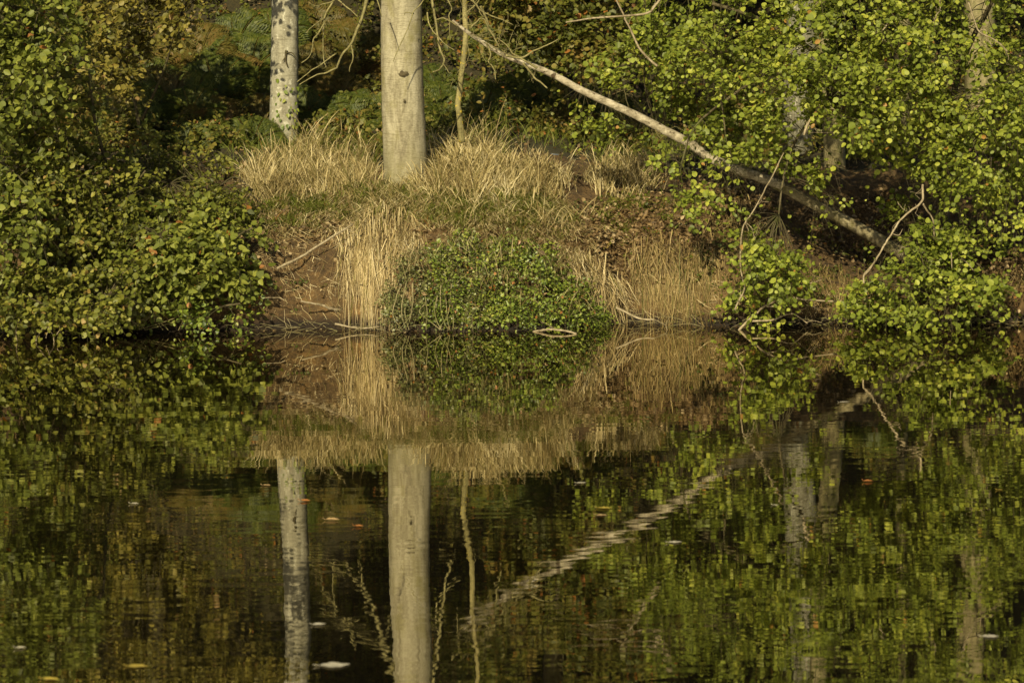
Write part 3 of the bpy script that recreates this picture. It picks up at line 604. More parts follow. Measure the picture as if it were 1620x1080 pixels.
bush('sallow_bush', 'dull grey-green low bush trailing over the water at far left', 'bush', (90, 515), 25.0,
     [([(90, 515), (60, 480), (30, 470)], 3, 1.5, 25.0, 24.3), ([(95, 515), (120, 480), (170, 470)], 3, 1.5, 25.0, 24.3), ([(100, 515), (150, 500), (210, 490)], 3, 1.5, 25.0, 24.3), ([(85, 515), (20, 500), (-30, 490)], 3, 1.5, 25.0, 24.3)],
     [(60, 460, 70, 25, 24.5, .3, 34), (150, 460, 60, 25, 24.5, .3, 30), (30, 490, 60, 15, 24.2, .2, 22), (120, 488, 70, 14, 24.2, .2, 26), (200, 450, 40, 40, 24.7, .3, 18), (-20, 440, 30, 40, 24.6, .3, 8)], M_LEFT, .072, spray=(.15, .3), K=6)
bush('hazel_bush', 'bright leafy bush spilling down the bank left of the bare earth', 'bush', (320, 470), 25.4,
     [([(320, 480), (300, 430), (270, 390), (230, 360)], 3.5, 1.5, 25.5, 24.8), ([(325, 480), (340, 420), (370, 380), (400, 360)], 3.5, 1.5, 25.5, 24.9), ([(330, 480), (350, 440), (390, 420)], 3, 1.5, 25.3, 24.9), ([(310, 470), (270, 430), (230, 420)], 3, 1.5, 25.3, 24.6)],
     [(255, 395, 60, 32, 24.9, .3, 34), (315, 400, 52, 35, 24.9, .3, 32), (360, 425, 32, 28, 25.0, .2, 9), (240, 430, 50, 25, 24.8, .3, 22), (320, 435, 60, 18, 24.8, .25, 20), (290, 345, 60, 18, 25.2, .3, 12), (370, 355, 40, 22, 25.3, .25, 9), (392, 440, 12, 25, 25.0, .1, 3)], M_BRIGHT, .088, kind='heart', spray=(.15, .32), K=6)
bush('dark_bush', 'dark sparse twiggy bush in the hollow at the waterline left of bare earth', 'bush', (300, 510), 25.2,
     [([(300, 520), (290, 490), (260, 470)], 2.5, 1.2, 25.2, 24.7), ([(310, 520), (340, 490), (380, 480)], 2.5, 1.2, 25.2, 24.7), ([(300, 518), (300, 480), (310, 450)], 2.5, 1.2, 25.2, 24.9)],
     [(250, 480, 50, 20, 24.9, .2, 10), (330, 475, 50, 25, 24.9, .2, 14), (385, 485, 25, 22, 25.0, .15, 8), (300, 505, 30, 10, 24.6, .1, 4)], M_IVY, .055, K=6, spray=(.12, .25))
bush('bramble', 'mid green bramble sprawl at the top of the bank left of the grass', 'bramble', (330, 300), 26.6,
     [([(330, 310), (300, 280), (270, 290)], 2, 1, 26.6, 26.2), ([(335, 310), (370, 280), (400, 300)], 2, 1, 26.6, 26.3), ([(240, 310), (220, 270), (200, 240)], 2, 1, 26.4, 26)],
     [(290, 300, 60, 18, 26.2, .25, 16), (360, 310, 50, 15, 26.0, .25, 12), (220, 300, 50, 25, 26.0, .3, 15), (310, 262, 60, 20, 27.6, .4, 15), (250, 245, 50, 25, 27.4, .4, 18), (340, 325, 60, 15, 25.9, .2, 14)], M_LEFT, .06, kind='heart', spray=(.15, .3), K=7, face=.5)
bush('olive_shrub', 'olive and rust coloured shrub on the slope behind, top centre right', 'shrub', (900, 160), 29.5,
     [([(900, 170), (890, 100), (870, 40), (860, -40)], 4, 2, 29.5, 29), ([(905, 160), (940, 100), (970, 40)], 4, 2, 29.5, 29), ([(895, 150), (840, 80), (810, 20)], 3, 1.5, 29.5, 29)],
     [(870, 30, 60, 40, 28.6, .5, 34), (940, 50, 50, 45, 28.6, .5, 28), (810, 20, 40, 30, 28.8, .4, 14), (900, -40, 120, 40, 28.8, .6, 36), (780, -60, 90, 60, 28.6, .6, 34), (860, -140, 170, 50, 28.8, .6, 50), (1000, -80, 80, 60, 28.8, .5, 26), (990, 40, 30, 40, 28.6, .4, 10), (900, 95, 50, 25, 28.8, .4, 12)], M_UNDER, .085)
bush('weed_shrub', 'loose yellow-flecked shrub on the slope in the upper left', 'shrub', (220, 180), 29,
     [([(220, 200), (210, 140), (190, 60), (200, -20)], 4, 2, 29, 28.6), ([(225, 190), (260, 110), (280, 40)], 3, 1.5, 29, 28.6)],
     [(190, 50, 50, 40, 28.4, .5, 18), (250, 20, 50, 30, 28.6, .5, 12), (140, 20, 50, 40, 28.4, .5, 16), (180, 130, 40, 40, 28.2, .5, 12), (230, -40, 120, 40, 28.6, .6, 30), (150, -130, 160, 60, 28.6, .6, 50), (350, -150, 100, 50, 28.8, .6, 30), (60, -60, 80, 60, 28.4, .5, 26)], M_OLIVE, .08)

# ------------------------------------------------------------------ ferns
def fern_mesh(seed, nf=8, L=.75):
    g = np.random.default_rng(seed); lm = MB(); st = MB()
    for k in range(nf):
        a = k * 2 * np.pi / nf + g.normal() * .3; n = 20; t = np.linspace(0, 1, n)
        l = L * g.uniform(.75, 1.15); out = np.array([math.cos(a), math.sin(a), 0]); el = g.uniform(.65, 1.15)
        P = out * (l * np.sin(t * el * 1.3) / 1.3)[:, None] + np.array([0, 0, 1]) * (l * (.75 * t - .55 * t ** 2.2) * (1.35 - el * .4))[:, None]
        tube(st, P, np.linspace(.004, .0012, n), 3)
        T = norm(np.gradient(P, axis=0)); sd_ = norm(np.cross(T, [0, 0, 1.0])); nn = np.cross(sd_, T)
        for s in (1, -1):
            w = l * .30 * np.sin(np.clip(t * 1.02, 0, 1) * np.pi * .93 + .12) ** .8 + .01
            ax = sd_ * s + T * .35 + np.array([0, 0, -.18]) + g.normal(size=(n, 3)) * .07
            idx = np.arange(3, n)
            m2 = 7; u = (np.arange(m2) + .5) / m2             # each pinna carries small pinnules
            B = P[idx][:, None] + norm(ax[idx])[:, None] * (w[idx][:, None] * u)[..., None]
            for s2 in (1, -1):
                A2 = np.repeat((norm(ax[idx]) * .5)[:, None], m2, 1) + (T[idx] * s2)[:, None]
                leaves(lm, B.reshape(-1, 3), A2.reshape(-1, 3), np.repeat(nn[idx][:, None], m2, 1).reshape(-1, 3) + g.normal(size=(len(idx) * m2, 3)) * .12, (w[idx][:, None] * .34 * (1.1 - .8 * u)).ravel() + .004, 'tri', aspect=.8)
    return lm, st
ferns = [(848, 172, 31.0, 1.25, 'g', 'bright fern standing in the dark gap right of the sapling'), (765, 190, 30.2, .95, 'g', 'small fern at the foot of the sapling'), (800, 178, 30.8, .9, 'g', 'fern leaning beside the foot of the sapling, nearer the dark gap'),
         (905, 195, 30.6, .9, 'g', 'low fern below the leaning dead tree near the dark gap'), (545, 160, 31, 1.0, 'g', 'fern between the two pale trunks, at mid height'), (510, 190, 30.6, .8, 'g', 'low fern close to the right side of the grey trunk foot'),
         (585, 175, 31.2, .9, 'g', 'fern showing just left of the thick beige trunk'), (395, 60, 32.4, 1.3, 'g', 'large fern high left of the grey trunk'), (350, 90, 32, 1.3, 'b', 'yellowing bracken drooping left of the dark hollow'),
         (310, 50, 32.6, 1.3, 'b', 'olive bracken at the top, left of the grey trunk'), (405, 120, 31.5, 1.1, 'g', 'mid green fern touching the left side of the grey trunk'), (270, 110, 31, 1.1, 'b', 'brownish bracken in the middle of the left slope'),
         (340, 170, 30.4, 1.0, 'b', 'tan bracken low on the left slope above the brambles'), (395, 205, 29.6, .9, 'g', 'green fern at the foot of the left slope beside the grey trunk'), (290, 200, 29.5, .9, 'g', 'dark green fern over the bramble sprawl'),
         (160, 110, 30.2, 1.0, 'b', 'rusty bracken behind the tall left shrub'), (940, 225, 29.6, .8, 'b', 'yellow bracken in the grass under the leaning dead tree'), (1000, 230, 29.4, .8, 'b', 'dim bracken further right under the leaning dead tree'),
         (1390, 280, 29.0, .9, 'g', 'dark fern behind the lower log at the right'), (430, 20, 33, 1.2, 'g', 'fern behind the top of the grey trunk'), (560, 60, 33.2, 1.2, 'b', 'brown bracken high between the two pale trunks'), (510, 90, 32.4, 1.0, 'b', 'rust bracken right of the grey trunk at mid height'),
         (800, 60, 33, 1.2, 'g', 'fern high behind the twiggy end of the leaning dead tree'), (230, 30, 32, 1.1, 'g', 'green fern near the top edge in the upper left'), (1180, 240, 29, .9, 'b', 'brown bracken behind the middle of the leaning dead tree')]
ferns += [(240, 70, 31.2, 1.1, 'b', 'olive bracken between the rusty and the green fronds, upper left'), (370, 30, 33, 1.2, 'g', 'green fern at the top edge left of the grey trunk'), (300, 130, 30.6, 1.0, 'g', 'olive green fern above the tan bracken on the left slope'), (340, 70, 31.6, 1.2, 'g', 'broad fern in the middle of the upper left slope'),
          (415, 160, 30.8, .9, 'b', 'tan bracken close to the left edge of the grey trunk'), (200, 130, 30.2, 1.0, 'g', 'green fern at the back of the tall left shrub'), (500, 30, 33.6, 1.2, 'b', 'olive bracken at the top edge between the two pale trunks'), (540, 115, 32, 1.0, 'b', 'rusty bracken behind the hanging dead branch'), (490, 140, 31.2, .9, 'g', 'fern just right of the middle of the grey trunk'),
          (700, 120, 32, 1.1, 'g', 'fern behind the right edge of the thick beige trunk'), (700, 175, 30.6, .9, 'g', 'low fern between the thick trunk and the sapling'), (960, 185, 31, 1.0, 'g', 'fern under the leaning dead tree right of the dark gap'), (880, 215, 29.8, .8, 'b', 'yellow-brown bracken at the back of the straw right of the sapling')]
protos = {}
for k, (px, py, Y, s, kd, lb_) in enumerate(ferns):
    key = (kd, k % 3)
    P = at(px, py, Y); zg = float(ground(P[0], Y)); loc = np.array([P[0], Y, max(zg, P[2] - .35 * s)])
    loc[2] = max(zg - .02, min(loc[2], zg + .25))
    t = bpy.data.objects.new('fern' if kd == 'g' else 'bracken', None); C.objects.link(t); t.empty_display_size = .2
    tag(t, lb_, 'fern', 'ferns on the shaded slope')
    if key not in protos:
        lm, stm = fern_mesh(300 + k, 9); a_ = lm.build('frond', M_FERN if kd == 'g' else M_BRACK, None); b_ = stm.build('stalk', M_OLIVE, None); protos[key] = (a_, b_)
        kids = (a_, b_)
    else:
        kids = tuple(o.copy() for o in protos[key])
        for o in kids: C.objects.link(o)
    for o in kids: o.parent = t
    t.location = [float(q) for q in loc]; s *= .95; t.scale = (s, s, s); t.rotation_mode = 'ZYX'; t.rotation_euler = (R(float(g.uniform(38, 58))), R(float(g.uniform(-15, 15))), float(g.uniform(0, 6.28)))

# ------------------------------------------------------------------ undergrowth mass on the slope (nobody could count it)
lm = MB(); tm = MB(); S = 9500
x = rng.uniform(-7.5, 7.5, S); y = 29.0 + 14 * rng.uniform(0, 1, S) ** 1.1
keep = ((vnoise(x, y, .8, 41) > -.3) | (y > 32.5)) & ~((np.abs(x - 1.1 * y / 27) < 1.2) & (y < 33) & (y > 30.5))
keep &= ~((np.abs(x + 2.79 * y / 30) < .45) & (y < 30.6))
x, y = x[keep], y[keep]; S = len(x)
P = np.stack([x, y, ground(x, y) + rng.uniform(0, .25, S)], -1)
sprays(lm, tm, P, rng.normal(size=(S, 3)) * .6 + [0, -.5, .35], rng.uniform(.25, .55, S), 9, .075, 'oval', .4, .5, .6, 1.2)
tag(lm.build('undergrowth', M_UNDER), 'dim mixed undergrowth and weeds covering the wooded slope behind the bank', 'undergrowth', kind='stuff')
tag(tm.build('undergrowth_stems', B_DARK), 'thin stems in the dim undergrowth on the wooded slope', 'stems', kind='stuff')
lm = MB(); n = 9000; x = rng.uniform(-7.5, 7.5, n); y = rng.uniform(28.2, 36, n)
P = np.stack([x, y, ground(x, y) + .02], -1); leaves(lm, P, rng.normal(size=(n, 3)), norm(rng.normal(size=(n, 3)) * .5 + [0, -.3, 1]), rng.uniform(.04, .08, n), 'oval')
tag(lm.build('forest_litter', M_LITTER), 'brown fallen leaves scattered over the shaded woodland floor', 'leaf litter', kind='stuff')

# ------------------------------------------------------------------ bank cover: grass, litter, ivy
def blades(mb, P, H, lean, width, bend=.5, segs=4, tipw=.25, head=0.):
    n = len(P); t = np.linspace(0, 1, segs + 1)[None, :, None]
    H = np.broadcast_to(H, (n,))[:, None, None]
    d = norm(lean * [1, 1, 0] + 1e-6)[:, None]
    up = norm(lean * .5 + [0, 0, 1])[:, None]
    b_ = (bend * rng.uniform(.2, 1.5, n))[:, None, None]
    Cc = P[:, None] + up * H * (t - .25 * b_ * t ** 3) + d * H * b_ * t ** 2 * .75 + np.array([0, 0, -1]) * H * b_ * .35 * t ** 3
    a = rng.uniform(-1.0, 1.0, n); sdv = np.stack([np.cos(a), np.sin(a), 0 * a], -1)[:, None]
    w = (np.broadcast_to(width, (n,))[:, None, None] * .5) * (1 - (1 - tipw) * t ** 2)
    if head: w = w * (1 + head * np.exp(-((t - .82) / .12) ** 2))
    V = np.stack([Cc - sdv * w, Cc + sdv * w], 2).reshape(-1, 3)
    k = (segs + 1) * 2; i = np.arange(n)[:, None] * k + np.arange(segs)[None] * 2
    mb.add(V, np.stack([i, i + 1, i + 3, i + 2], -1).reshape(-1, 4))
def ell_pts(cx, cy, rx, ry, n):  # world xy ellipse
    a = rng.uniform(0, 6.283, n); q = np.sqrt(rng.uniform(0, 1, n)); return cx + rx * q * np.cos(a), cy + ry * q * np.sin(a)
def X(px, Y): return (px - 810) * Y / F
# standing dry grass on the crest
def tufts(P, k, n, spread):
    i = rng.integers(0, len(P), n); x = P[i, 0] + rng.normal(size=n) * spread; y = P[i, 1] + rng.normal(size=n) * spread
    return i, np.stack([x, y, ground(x, y)], -1)
mb = MB()
for regs, n, h, hv in (([(490, 285, 105, 28, 300), (430, 300, 45, 22, 80)], 5200, .26, .3), ([(780, 290, 120, 30, 300), (730, 262, 60, 22, 80)], 5600, .26, .3), ([(985, 285, 60, 30, 120)], 1100, .25, .3), ([(640, 300, 60, 12, 60)], 500, .12, .3), ([(500, 245, 50, 14, 24), (740, 240, 60, 16, 30), (560, 250, 40, 14, 20)], 700, .36, .3)):
    T = px_scatter(regs); i, P = tufts(T, 0, n, .05); th = (1 + .35 * rng.normal(size=len(T))).clip(.4, 1.8)[i]; tl = (rng.normal(size=len(T)) * .4)[i]
    la = np.stack([rng.normal(size=n) * .24 + tl * .7, rng.normal(size=n) * .4 - .1, 0 * tl], -1)
    blades(mb, P, h * rng.uniform(.35, 1.3, n) * th, la, rng.uniform(.004, .0095, n), .6, head=1.3)
tag(mb.build('dry_grass', M_STRAW), 'tall straw-coloured dry grass growing along the crest of the bank', 'dry grass', kind='stuff')
mb = MB()
for regs, n, h in (([(490, 340, 100, 35, 170), (600, 330, 90, 40, 260), (760, 335, 150, 40, 380), (430, 370, 40, 18, 30), (880, 370, 60, 40, 80)], 7500, .10),):
    T = px_scatter(regs); i, P = tufts(T, 0, n, .045); tl = (rng.normal(size=(len(T), 2)) * .9)[i]
    la = np.stack([rng.normal(size=n) * .5 + tl[:, 0], rng.normal(size=n) * .5 + tl[:, 1] * .4 - .7, 0 * P[:, 0]], -1)
    blades(mb, P, h * rng.uniform(.4, 1.6, n), la, rng.uniform(.006, .012, n), 1.35, 3)
T = px_scatter([(720, 330, 170, 25, 70), (600, 330, 60, 25, 20), (880, 345, 60, 20, 20)]); n = 600; i, P = tufts(T, 0, n, .03)
blades(mb, P, rng.uniform(.12, .32, n), np.stack([rng.normal(size=n) * .5, rng.normal(size=n) * .5 - .3, 0 * P[:, 0]], -1), rng.uniform(.007, .012, n), .8, head=.8)
tag(mb.build('matted_grass', M_STRAW), 'short flattened straw grass matted over the front slope of the bank', 'dry grass', kind='stuff')
mb = MB(); T = px_scatter([(680, 310, 70, 22, 60), (800, 325, 90, 22, 60), (440, 335, 90, 35, 50), (860, 350, 60, 30, 30), (330, 340, 60, 30, 40), (500, 332, 15, 10, 25), (580, 300, 40, 12, 15), (1000, 350, 90, 40, 25), (700, 345, 120, 18, 60), (560, 330, 60, 25, 30), (470, 325, 60, 15, 30), (760, 320, 100, 20, 50)])
n = 11000; i, P = tufts(T, 0, n, .04); blades(mb, P, rng.uniform(.05, .16, n), np.stack([rng.normal(size=n), rng.normal(size=n) - .4, 0 * P[:, 0]], -1), rng.uniform(.006, .011, n), 1., 3)
tag(mb.build('green_grass', M_GREENG), 'patches of short green grass between the straw in front of the thick trunk', 'grass', kind='stuff')
mb = MB(); n = 2600; x = rng.uniform(-3.4, 4.2, n); y = rng.uniform(28, 29.8, n); k = vnoise(x, y, 1.2, 19) > -.1; x, y = x[k], y[k]; n = len(x)
blades(mb, np.stack([x, y, ground(x, y)], -1), rng.uniform(.2, .5, n), np.stack([rng.normal(size=n) * .7, rng.normal(size=n) * .7 - .2, 0 * x], -1), rng.uniform(.004, .008, n), .9)
tag(mb.build('shaded_grass', M_GREENG), 'long dim green grass in the shade behind the straw', 'grass', kind='stuff')
# hanging curtains of dead grass
def curtain(label, pts, n, L, width, mat, outw=.10, spread=.04, name='hanging_grass'):
    """pts: (px, py, Y) along the lip the grass hangs from"""
    pts = np.array(pts, float); m_ = len(pts) - 1; u = rng.uniform(0, m_ - 1e-6, n); i = u.astype(int); f = (u - i)[:, None]
    q = pts[i] * (1 - f) + pts[i + 1] * f
    nt_ = max(3, n // 12); tu = rng.uniform(0, m_ - 1e-6, nt_); ti = tu.astype(int); q0 = pts[ti] * (1 - (tu - ti)[:, None]) + pts[ti + 1] * (tu - ti)[:, None]
    jj = rng.integers(0, nt_, n); T0 = onground(q0[:, 0] + rng.normal(size=nt_) * 6, q0[:, 1] + rng.normal(size=nt_) * 10)
    P = T0[jj] + rng.normal(size=(n, 3)) * [.085, .03, .07]; tdx = (rng.normal(size=nt_) * .10)[jj]; tL = rng.uniform(.2, 1.1, nt_)[jj]
    # keep the roots out of the air: start on the ground where the lip is in front of it
    k = 7; t = np.linspace(0, 1, k + 1)[None, :, None]; LL = (L * tL * rng.uniform(.5, 1.1, n))[:, None, None]
    dx = (rng.normal(size=n) * .07 + tdx)[:, None, None]
    o = (outw * rng.uniform(.3, 1.5, n))[:, None, None]
    Cc = P[:, None] + np.array([0, -1, 0]) * o * (1 - (1 - t) ** 2) * 1.6 + np.array([1, 0, 0]) * dx * t ** 1.5 + np.array([0, 0, 1]) * (rng.uniform(-.02, .12, n)[:, None, None] * LL * np.sin(np.clip(t * 3, 0, 1) * np.pi) - LL * t ** 1.35)
    Cc[..., 0] += .014 * t[..., 0] * np.sin(t[..., 0] * rng.uniform(5, 12, n)[:, None] + rng.uniform(0, 6, n)[:, None])
    Cc[..., 2] = np.maximum(Cc[..., 2], -.02)
    for _ in range(40):
        bad = ground(Cc[..., 0], Cc[..., 1]) > Cc[..., 2] - .004; Cc[..., 1] -= np.where(bad, .02, 0)
    Cc[..., 1] = np.minimum.accumulate(Cc[..., 1], 1) - .012 * rng.uniform(0, 1, n)[:, None]
    a = rng.uniform(-.9, .9, n); sdv = np.stack([np.cos(a), np.sin(a), 0 * a], -1)[:, None]
    w = rng.uniform(.4, 1.2, n)[:, None, None] * width * .5 * (1 - .7 * t ** 2)
    V = np.stack([Cc - sdv * w, Cc + sdv * w], 2).reshape(-1, 3); kk = (k + 1) * 2; i = np.arange(n)[:, None] * kk + np.arange(k)[None] * 2
    mb = MB(); mb.add(V, np.stack([i, i + 1, i + 3, i + 2], -1).reshape(-1, 4))
    tag(mb.build(name, mat), label, 'dry grass', kind='stuff')
curtain('long pale dead grass hanging down the bank right of the bare earth', [(560, 385, 25.5), (590, 360, 25.6), (620, 345, 25.8), (645, 350, 25.8)], 760, 1.05, .008, M_STRAW2)
curtain('pale dead grass trailing over the left edge of the ivy mound', [(600, 380, 25.3), (625, 385, 25.2), (640, 400, 25.0)], 260, .8, .010, M_STRAW2)
curtain('thick tuft of bleached grass hanging to the water right of the ivy mound', [(925, 430, 25.1), (945, 440, 25.0), (960, 460, 25.0)], 450, .5, .009, M_STRAW2)
curtain('brown-gold grass curtain hanging to the water in the right middle', [(1000, 415, 25.1), (1030, 400, 25.2), (1070, 405, 25.2), (1095, 425, 25.1)], 520, .85, .008, M_STRAW3)
curtain('sloping tawny grass hanging beneath the leaning dead tree', [(1085, 440, 25.2), (1120, 380, 25.4), (1160, 335, 25.6), (1180, 345, 25.6)], 420, .7, .008, M_STRAW3)
curtain('short straw fringe hanging over the bare earth', [(410, 390, 25.6), (440, 385, 25.6), (500, 375, 25.6), (560, 370, 25.6)], 240, .12, .008, M_STRAW2, .05)
curtain('olive dead grass hanging behind the right-hand twigs', [(1180, 420, 25.2), (1240, 440, 25.2), (1300, 440, 25.2), (1350, 450, 25.2)], 420, .40, .008, M_STRAW3)
curtain('sparse thin grass hanging in front of the ivy mound', [(880, 420, 24.9), (910, 425, 24.9), (935, 430, 24.9)], 120, .5, .009, M_STRAW2)
curtain('dull grass fringe at the foot of the far right bank', [(1520, 440, 25.3), (1580, 430, 25.3), (1650, 440, 25.3)], 220, .4, .008, M_STRAW3)
# leaf litter on the bank
lm = MB(); P = px_scatter([(470, 345, 110, 45, 1500), (1020, 380, 130, 75, 3800), (900, 400, 70, 50, 500), (1150, 320, 90, 50, 900), (1380, 360, 130, 60, 1500), (1560, 450, 90, 60, 1100), (700, 345, 220, 35, 900), (490, 440, 80, 50, 90), (420, 380, 50, 30, 110), (820, 395, 120, 25, 300)])
n = len(P); P[:, 2] += .015; leaves(lm, P, rng.normal(size=(n, 3)) * [1, 1, .5], norm(rng.normal(size=(n, 3)) * .6 + [0, -.7, .7]), rng.uniform(.025, .062, n), 'oval', fold=.6, aspect=1.25, droop=.3)
tag(lm.build('leaf_litter', M_LITTER), 'curled brown fallen leaves lying on the bank', 'leaf litter', kind='stuff')
mb = MB(); P = px_scatter([(480, 460, 75, 50, 170), (1000, 470, 60, 40, 60), (1110, 470, 70, 35, 160), (1350, 480, 120, 30, 160), (460, 395, 60, 25, 90)]); n = len(P)
P = P + [0, -.012, .01]; D = rng.normal(size=(n, 3)) * [.6, .12, .6]; D[:, 2] -= .45; t = np.linspace(0, 1, 4)[None, :, None]; Lh = rng.uniform(.05, .2, n)[:, None, None]
Cc = P[:, None] + norm(D)[:, None] * Lh * t; Cc[..., 0] += rng.normal(size=(n, 4)) * .008
for _ in range(30): Cc[..., 1] -= np.where(ground(Cc[..., 0], Cc[..., 1]) > Cc[..., 2] - .004, .012, 0)
w = rng.uniform(.0010, .0022, n)[:, None, None]; V = np.stack([Cc - np.array([.7, 0, .7]) * w, Cc + np.array([.7, 0, .7]) * w], 2).reshape(-1, 3); i = np.arange(n)[:, None] * 8 + np.arange(3)[None] * 2
mb.add(V, np.stack([i, i + 1, i + 3, i + 2], -1).reshape(-1, 4)); tag(mb.build('root_threads', M_STRAW2), 'fine root threads and straw scraps on the bare earth of the bank', 'roots', kind='stuff')
lm = MB(); tm = MB(); P = px_scatter([(350, 330, 70, 25, 60), (410, 350, 30, 40, 22), (840, 345, 70, 22, 26), (560, 335, 30, 15, 8), (980, 330, 70, 30, 30), (1120, 430, 50, 50, 40), (1320, 470, 60, 25, 30), (470, 470, 50, 30, 10)]); S = len(P)
sprays(lm, tm, P, rng.normal(size=(S, 3)) * .5 + [0, -.4, .6], rng.uniform(.06, .16, S), 5, .038, 'heart', .4, .6, .6)
tag(lm.build('slope_plants', M_FERN), 'small green plants dotted through the straw and leaf litter of the bank', 'weeds', kind='stuff')
# weeds low on the right bank
lm = MB(); tm = MB(); S = 420; x = np.concatenate([rng.uniform(1.0, 5.4, S // 2), rng.uniform(2.2, 5.4, S - S // 2)]); y = bank(x) + rng.uniform(.05, 1.9, S)
sprays(lm, tm, np.stack([x, y, ground(x, y)], -1), rng.normal(size=(S, 3)) * .5 + [0, -.4, .5], rng.uniform(.1, .25, S), 6, .042, 'oval', .3, .5, .6, 1.2)
tag(lm.build('bank_weeds', M_UNDER), 'small dull weeds scattered over the shaded right side of the bank', 'weeds', kind='stuff')

# ivy and bramble mound
iv = thing('ivy_mound', 'rounded mound of small green ivy leaves bulging over the water in the centre', 'ivy', at(780, 500, 25.1))
def mound_pts(pxa, pxb, n, top):
    u = rng.uniform(pxa, pxb, n); tp = np.interp(u, *zip(*top)); v_ = tp + (512 - tp) * rng.uniform(0, 1, n) ** .9
    e = np.minimum(np.minimum(u - pxa, pxb - u) / 28., (v_ - tp) / 16. + .25); k0 = rng.uniform(0, 1, n) < e + .8 * (vnoise(u / 18, v_ / 18, 1, 55) + .1); u, v_ = u[k0], v_[k0]
    P = onground(u, v_); out = (.08 + .11 * np.sin(np.clip((512 - v_) / 130, 0, 1) * np.pi) + .22 * vnoise(u / 30, v_ / 30, 1., 77)) * rng.uniform(.3, 1.2, len(u))
    kp = vnoise(P[:, 0], P[:, 2] * 1.2, 5, 91) + .7 * vnoise(P[:, 0], P[:, 2] * 1.2, 13, 92) > -.13
    return (P + np.stack([0 * u, -out, out * .5], -1))[kp]
top = [(600, 480), (630, 425), (655, 400), (690, 396), (730, 372), (760, 384), (800, 374), (840, 394), (870, 392), (900, 425), (925, 450), (945, 490), (960, 508)]
lm = MB(); tm = MB(); n = 4000; P = mound_pts(672, 958, n, top); n = len(P)
sprays(lm, tm, P, rng.normal(size=(n, 3)) * .6 + [0, -.4, -.15], rng.uniform(.05, .24, n), 5, .042, 'heart', .5, .6, .6)
lm.build('foliage', M_IVY, iv); tm.build('runner', B_DARK, iv)
bm_ = thing('bramble', 'glossy grey-green bramble patch on the left of the ivy mound', 'bramble', at(660, 500, 25.1))
lm = MB(); tm = MB(); n = 2000; P = mound_pts(608, 790, n, top); n = len(P)
sprays(lm, tm, P, rng.normal(size=(n, 3)) * .6 + [0, -.4, -.1], rng.uniform(.07, .17, n), 5, .040, 'oval', .5, .45, .7, 1.1)
for k in range(12):
    px = rng.uniform(625, 730); limb(tm, [(px, 462 + rng.uniform(-20, 20)), (px + rng.normal() * 6, 495), (px + rng.normal() * 12, 522)], 1.0, .6, 24.75, 24.6, 4, wob=.003, seed=k)
lm.build('foliage', M_IVYG, bm_); tm.build('stem', B_MID, bm_)

mb = MB(); T = px_scatter([(640, 400, 25, 30, 14), (760, 382, 120, 10, 22), (900, 410, 40, 20, 14), (800, 430, 90, 45, 26), (920, 470, 20, 30, 10)]); T[:, 1] -= .2; n = 620
i = rng.integers(0, len(T), n); P = T[i] + rng.normal(size=(n, 3)) * .03; blades(mb, P, rng.uniform(.08, .3, n), np.stack([rng.normal(size=n) * .8, -1 - rng.uniform(0, 1, n), 0 * P[:, 0]], -1), rng.uniform(.004, .008, n), 1.5, 4)
tag(mb.build('straw_wisps', M_STRAW), 'thin wisps of straw trailing through the ivy mound', 'dry grass', kind='stuff')
lm = MB(); P = px_scatter([(760, 430, 150, 60, 90)]); P[:, 1] -= .2; n = len(P); leaves(lm, P, rng.normal(size=(n, 3)), norm(rng.normal(size=(n, 3)) * .4 + [0, -1, .6]), rng.uniform(.04, .08, n), 'oval', fold=.6)
tag(lm.build('caught_leaves', M_LITTER), 'brown fallen leaves caught in the ivy mound', 'leaf litter', kind='stuff')
lm = MB(); n = 260; x = rng.uniform(-5.4, 5.4, n); P = np.stack([x, bank(x) - .03 - rng.exponential(.14, n), 0 * x + .006], -1)
leaves(lm, P, rng.normal(size=(n, 3)) * [1, 1, .05], norm(rng.normal(size=(n, 3)) * .12 + [0, 0, 1]), rng.uniform(.012, .05, n), 'oval', fold=.3)
tag(lm.build('floating_debris', M_LITTER), 'small leaf scraps and debris floating along the edge of the bank', 'debris', kind='stuff')

# ------------------------------------------------------------------ sticks
def stick(label, pts, a, b_, Y0, Y1, mat, twigs=0, name='stick', cat='stick', seed=3):
    mb = MB(); Q = limb(mb, pts, a * .8, b_ * .8, Y0, Y1, 6, wob=.003, rough=.12, seed=seed)
    if twigs: rand_twigs(mb, Q[4:], .003, twigs, .2, .5, seed, sub=1)
    return tag(mb.build(name, mat, None, True), label, cat)
stick('long straw-coloured stick lying diagonally on the bank above the bare earth', [(437, 425), (470, 407), (493, 393), (527, 373), (558, 354)], 2.6, 1.8, 25.15, 25.6, B_PALETWIG, 1)
stick('pale curved root poking from the bare earth above the water', [(476, 477), (503, 482), (520, 487), (534, 491)], 2.0, 2.6, 24.95, 25.1, B_PALETWIG, 2, 'root', 'root', 4)
stick('thin stick at the foot of the bare earth touching the water', [(530, 512), (550, 517), (580, 519), (600, 517)], 2, 1.2, 24.8, 24.8, B_PALETWIG, 1, seed=5)
stick('curved stick lying in the water before the ivy mound', [(843, 524), (858, 521), (875, 520), (893, 523), (912, 528)], 2.2, 1.8, 24.6, 24.3, B_PALETWIG, 1, seed=6)
stick('bent stick slanting to the water right of the bleached grass', [(975, 486), (990, 494), (1010, 502), (1034, 505)], 2.4, 1.8, 24.9, 24.75, B_PALETWIG, 1, seed=7)
stick('short twig low on the bare earth at its left', [(420, 470), (440, 470), (450, 474)], 1.2, .8, 25.0, 25.0, B_PALETWIG, 0, seed=8)
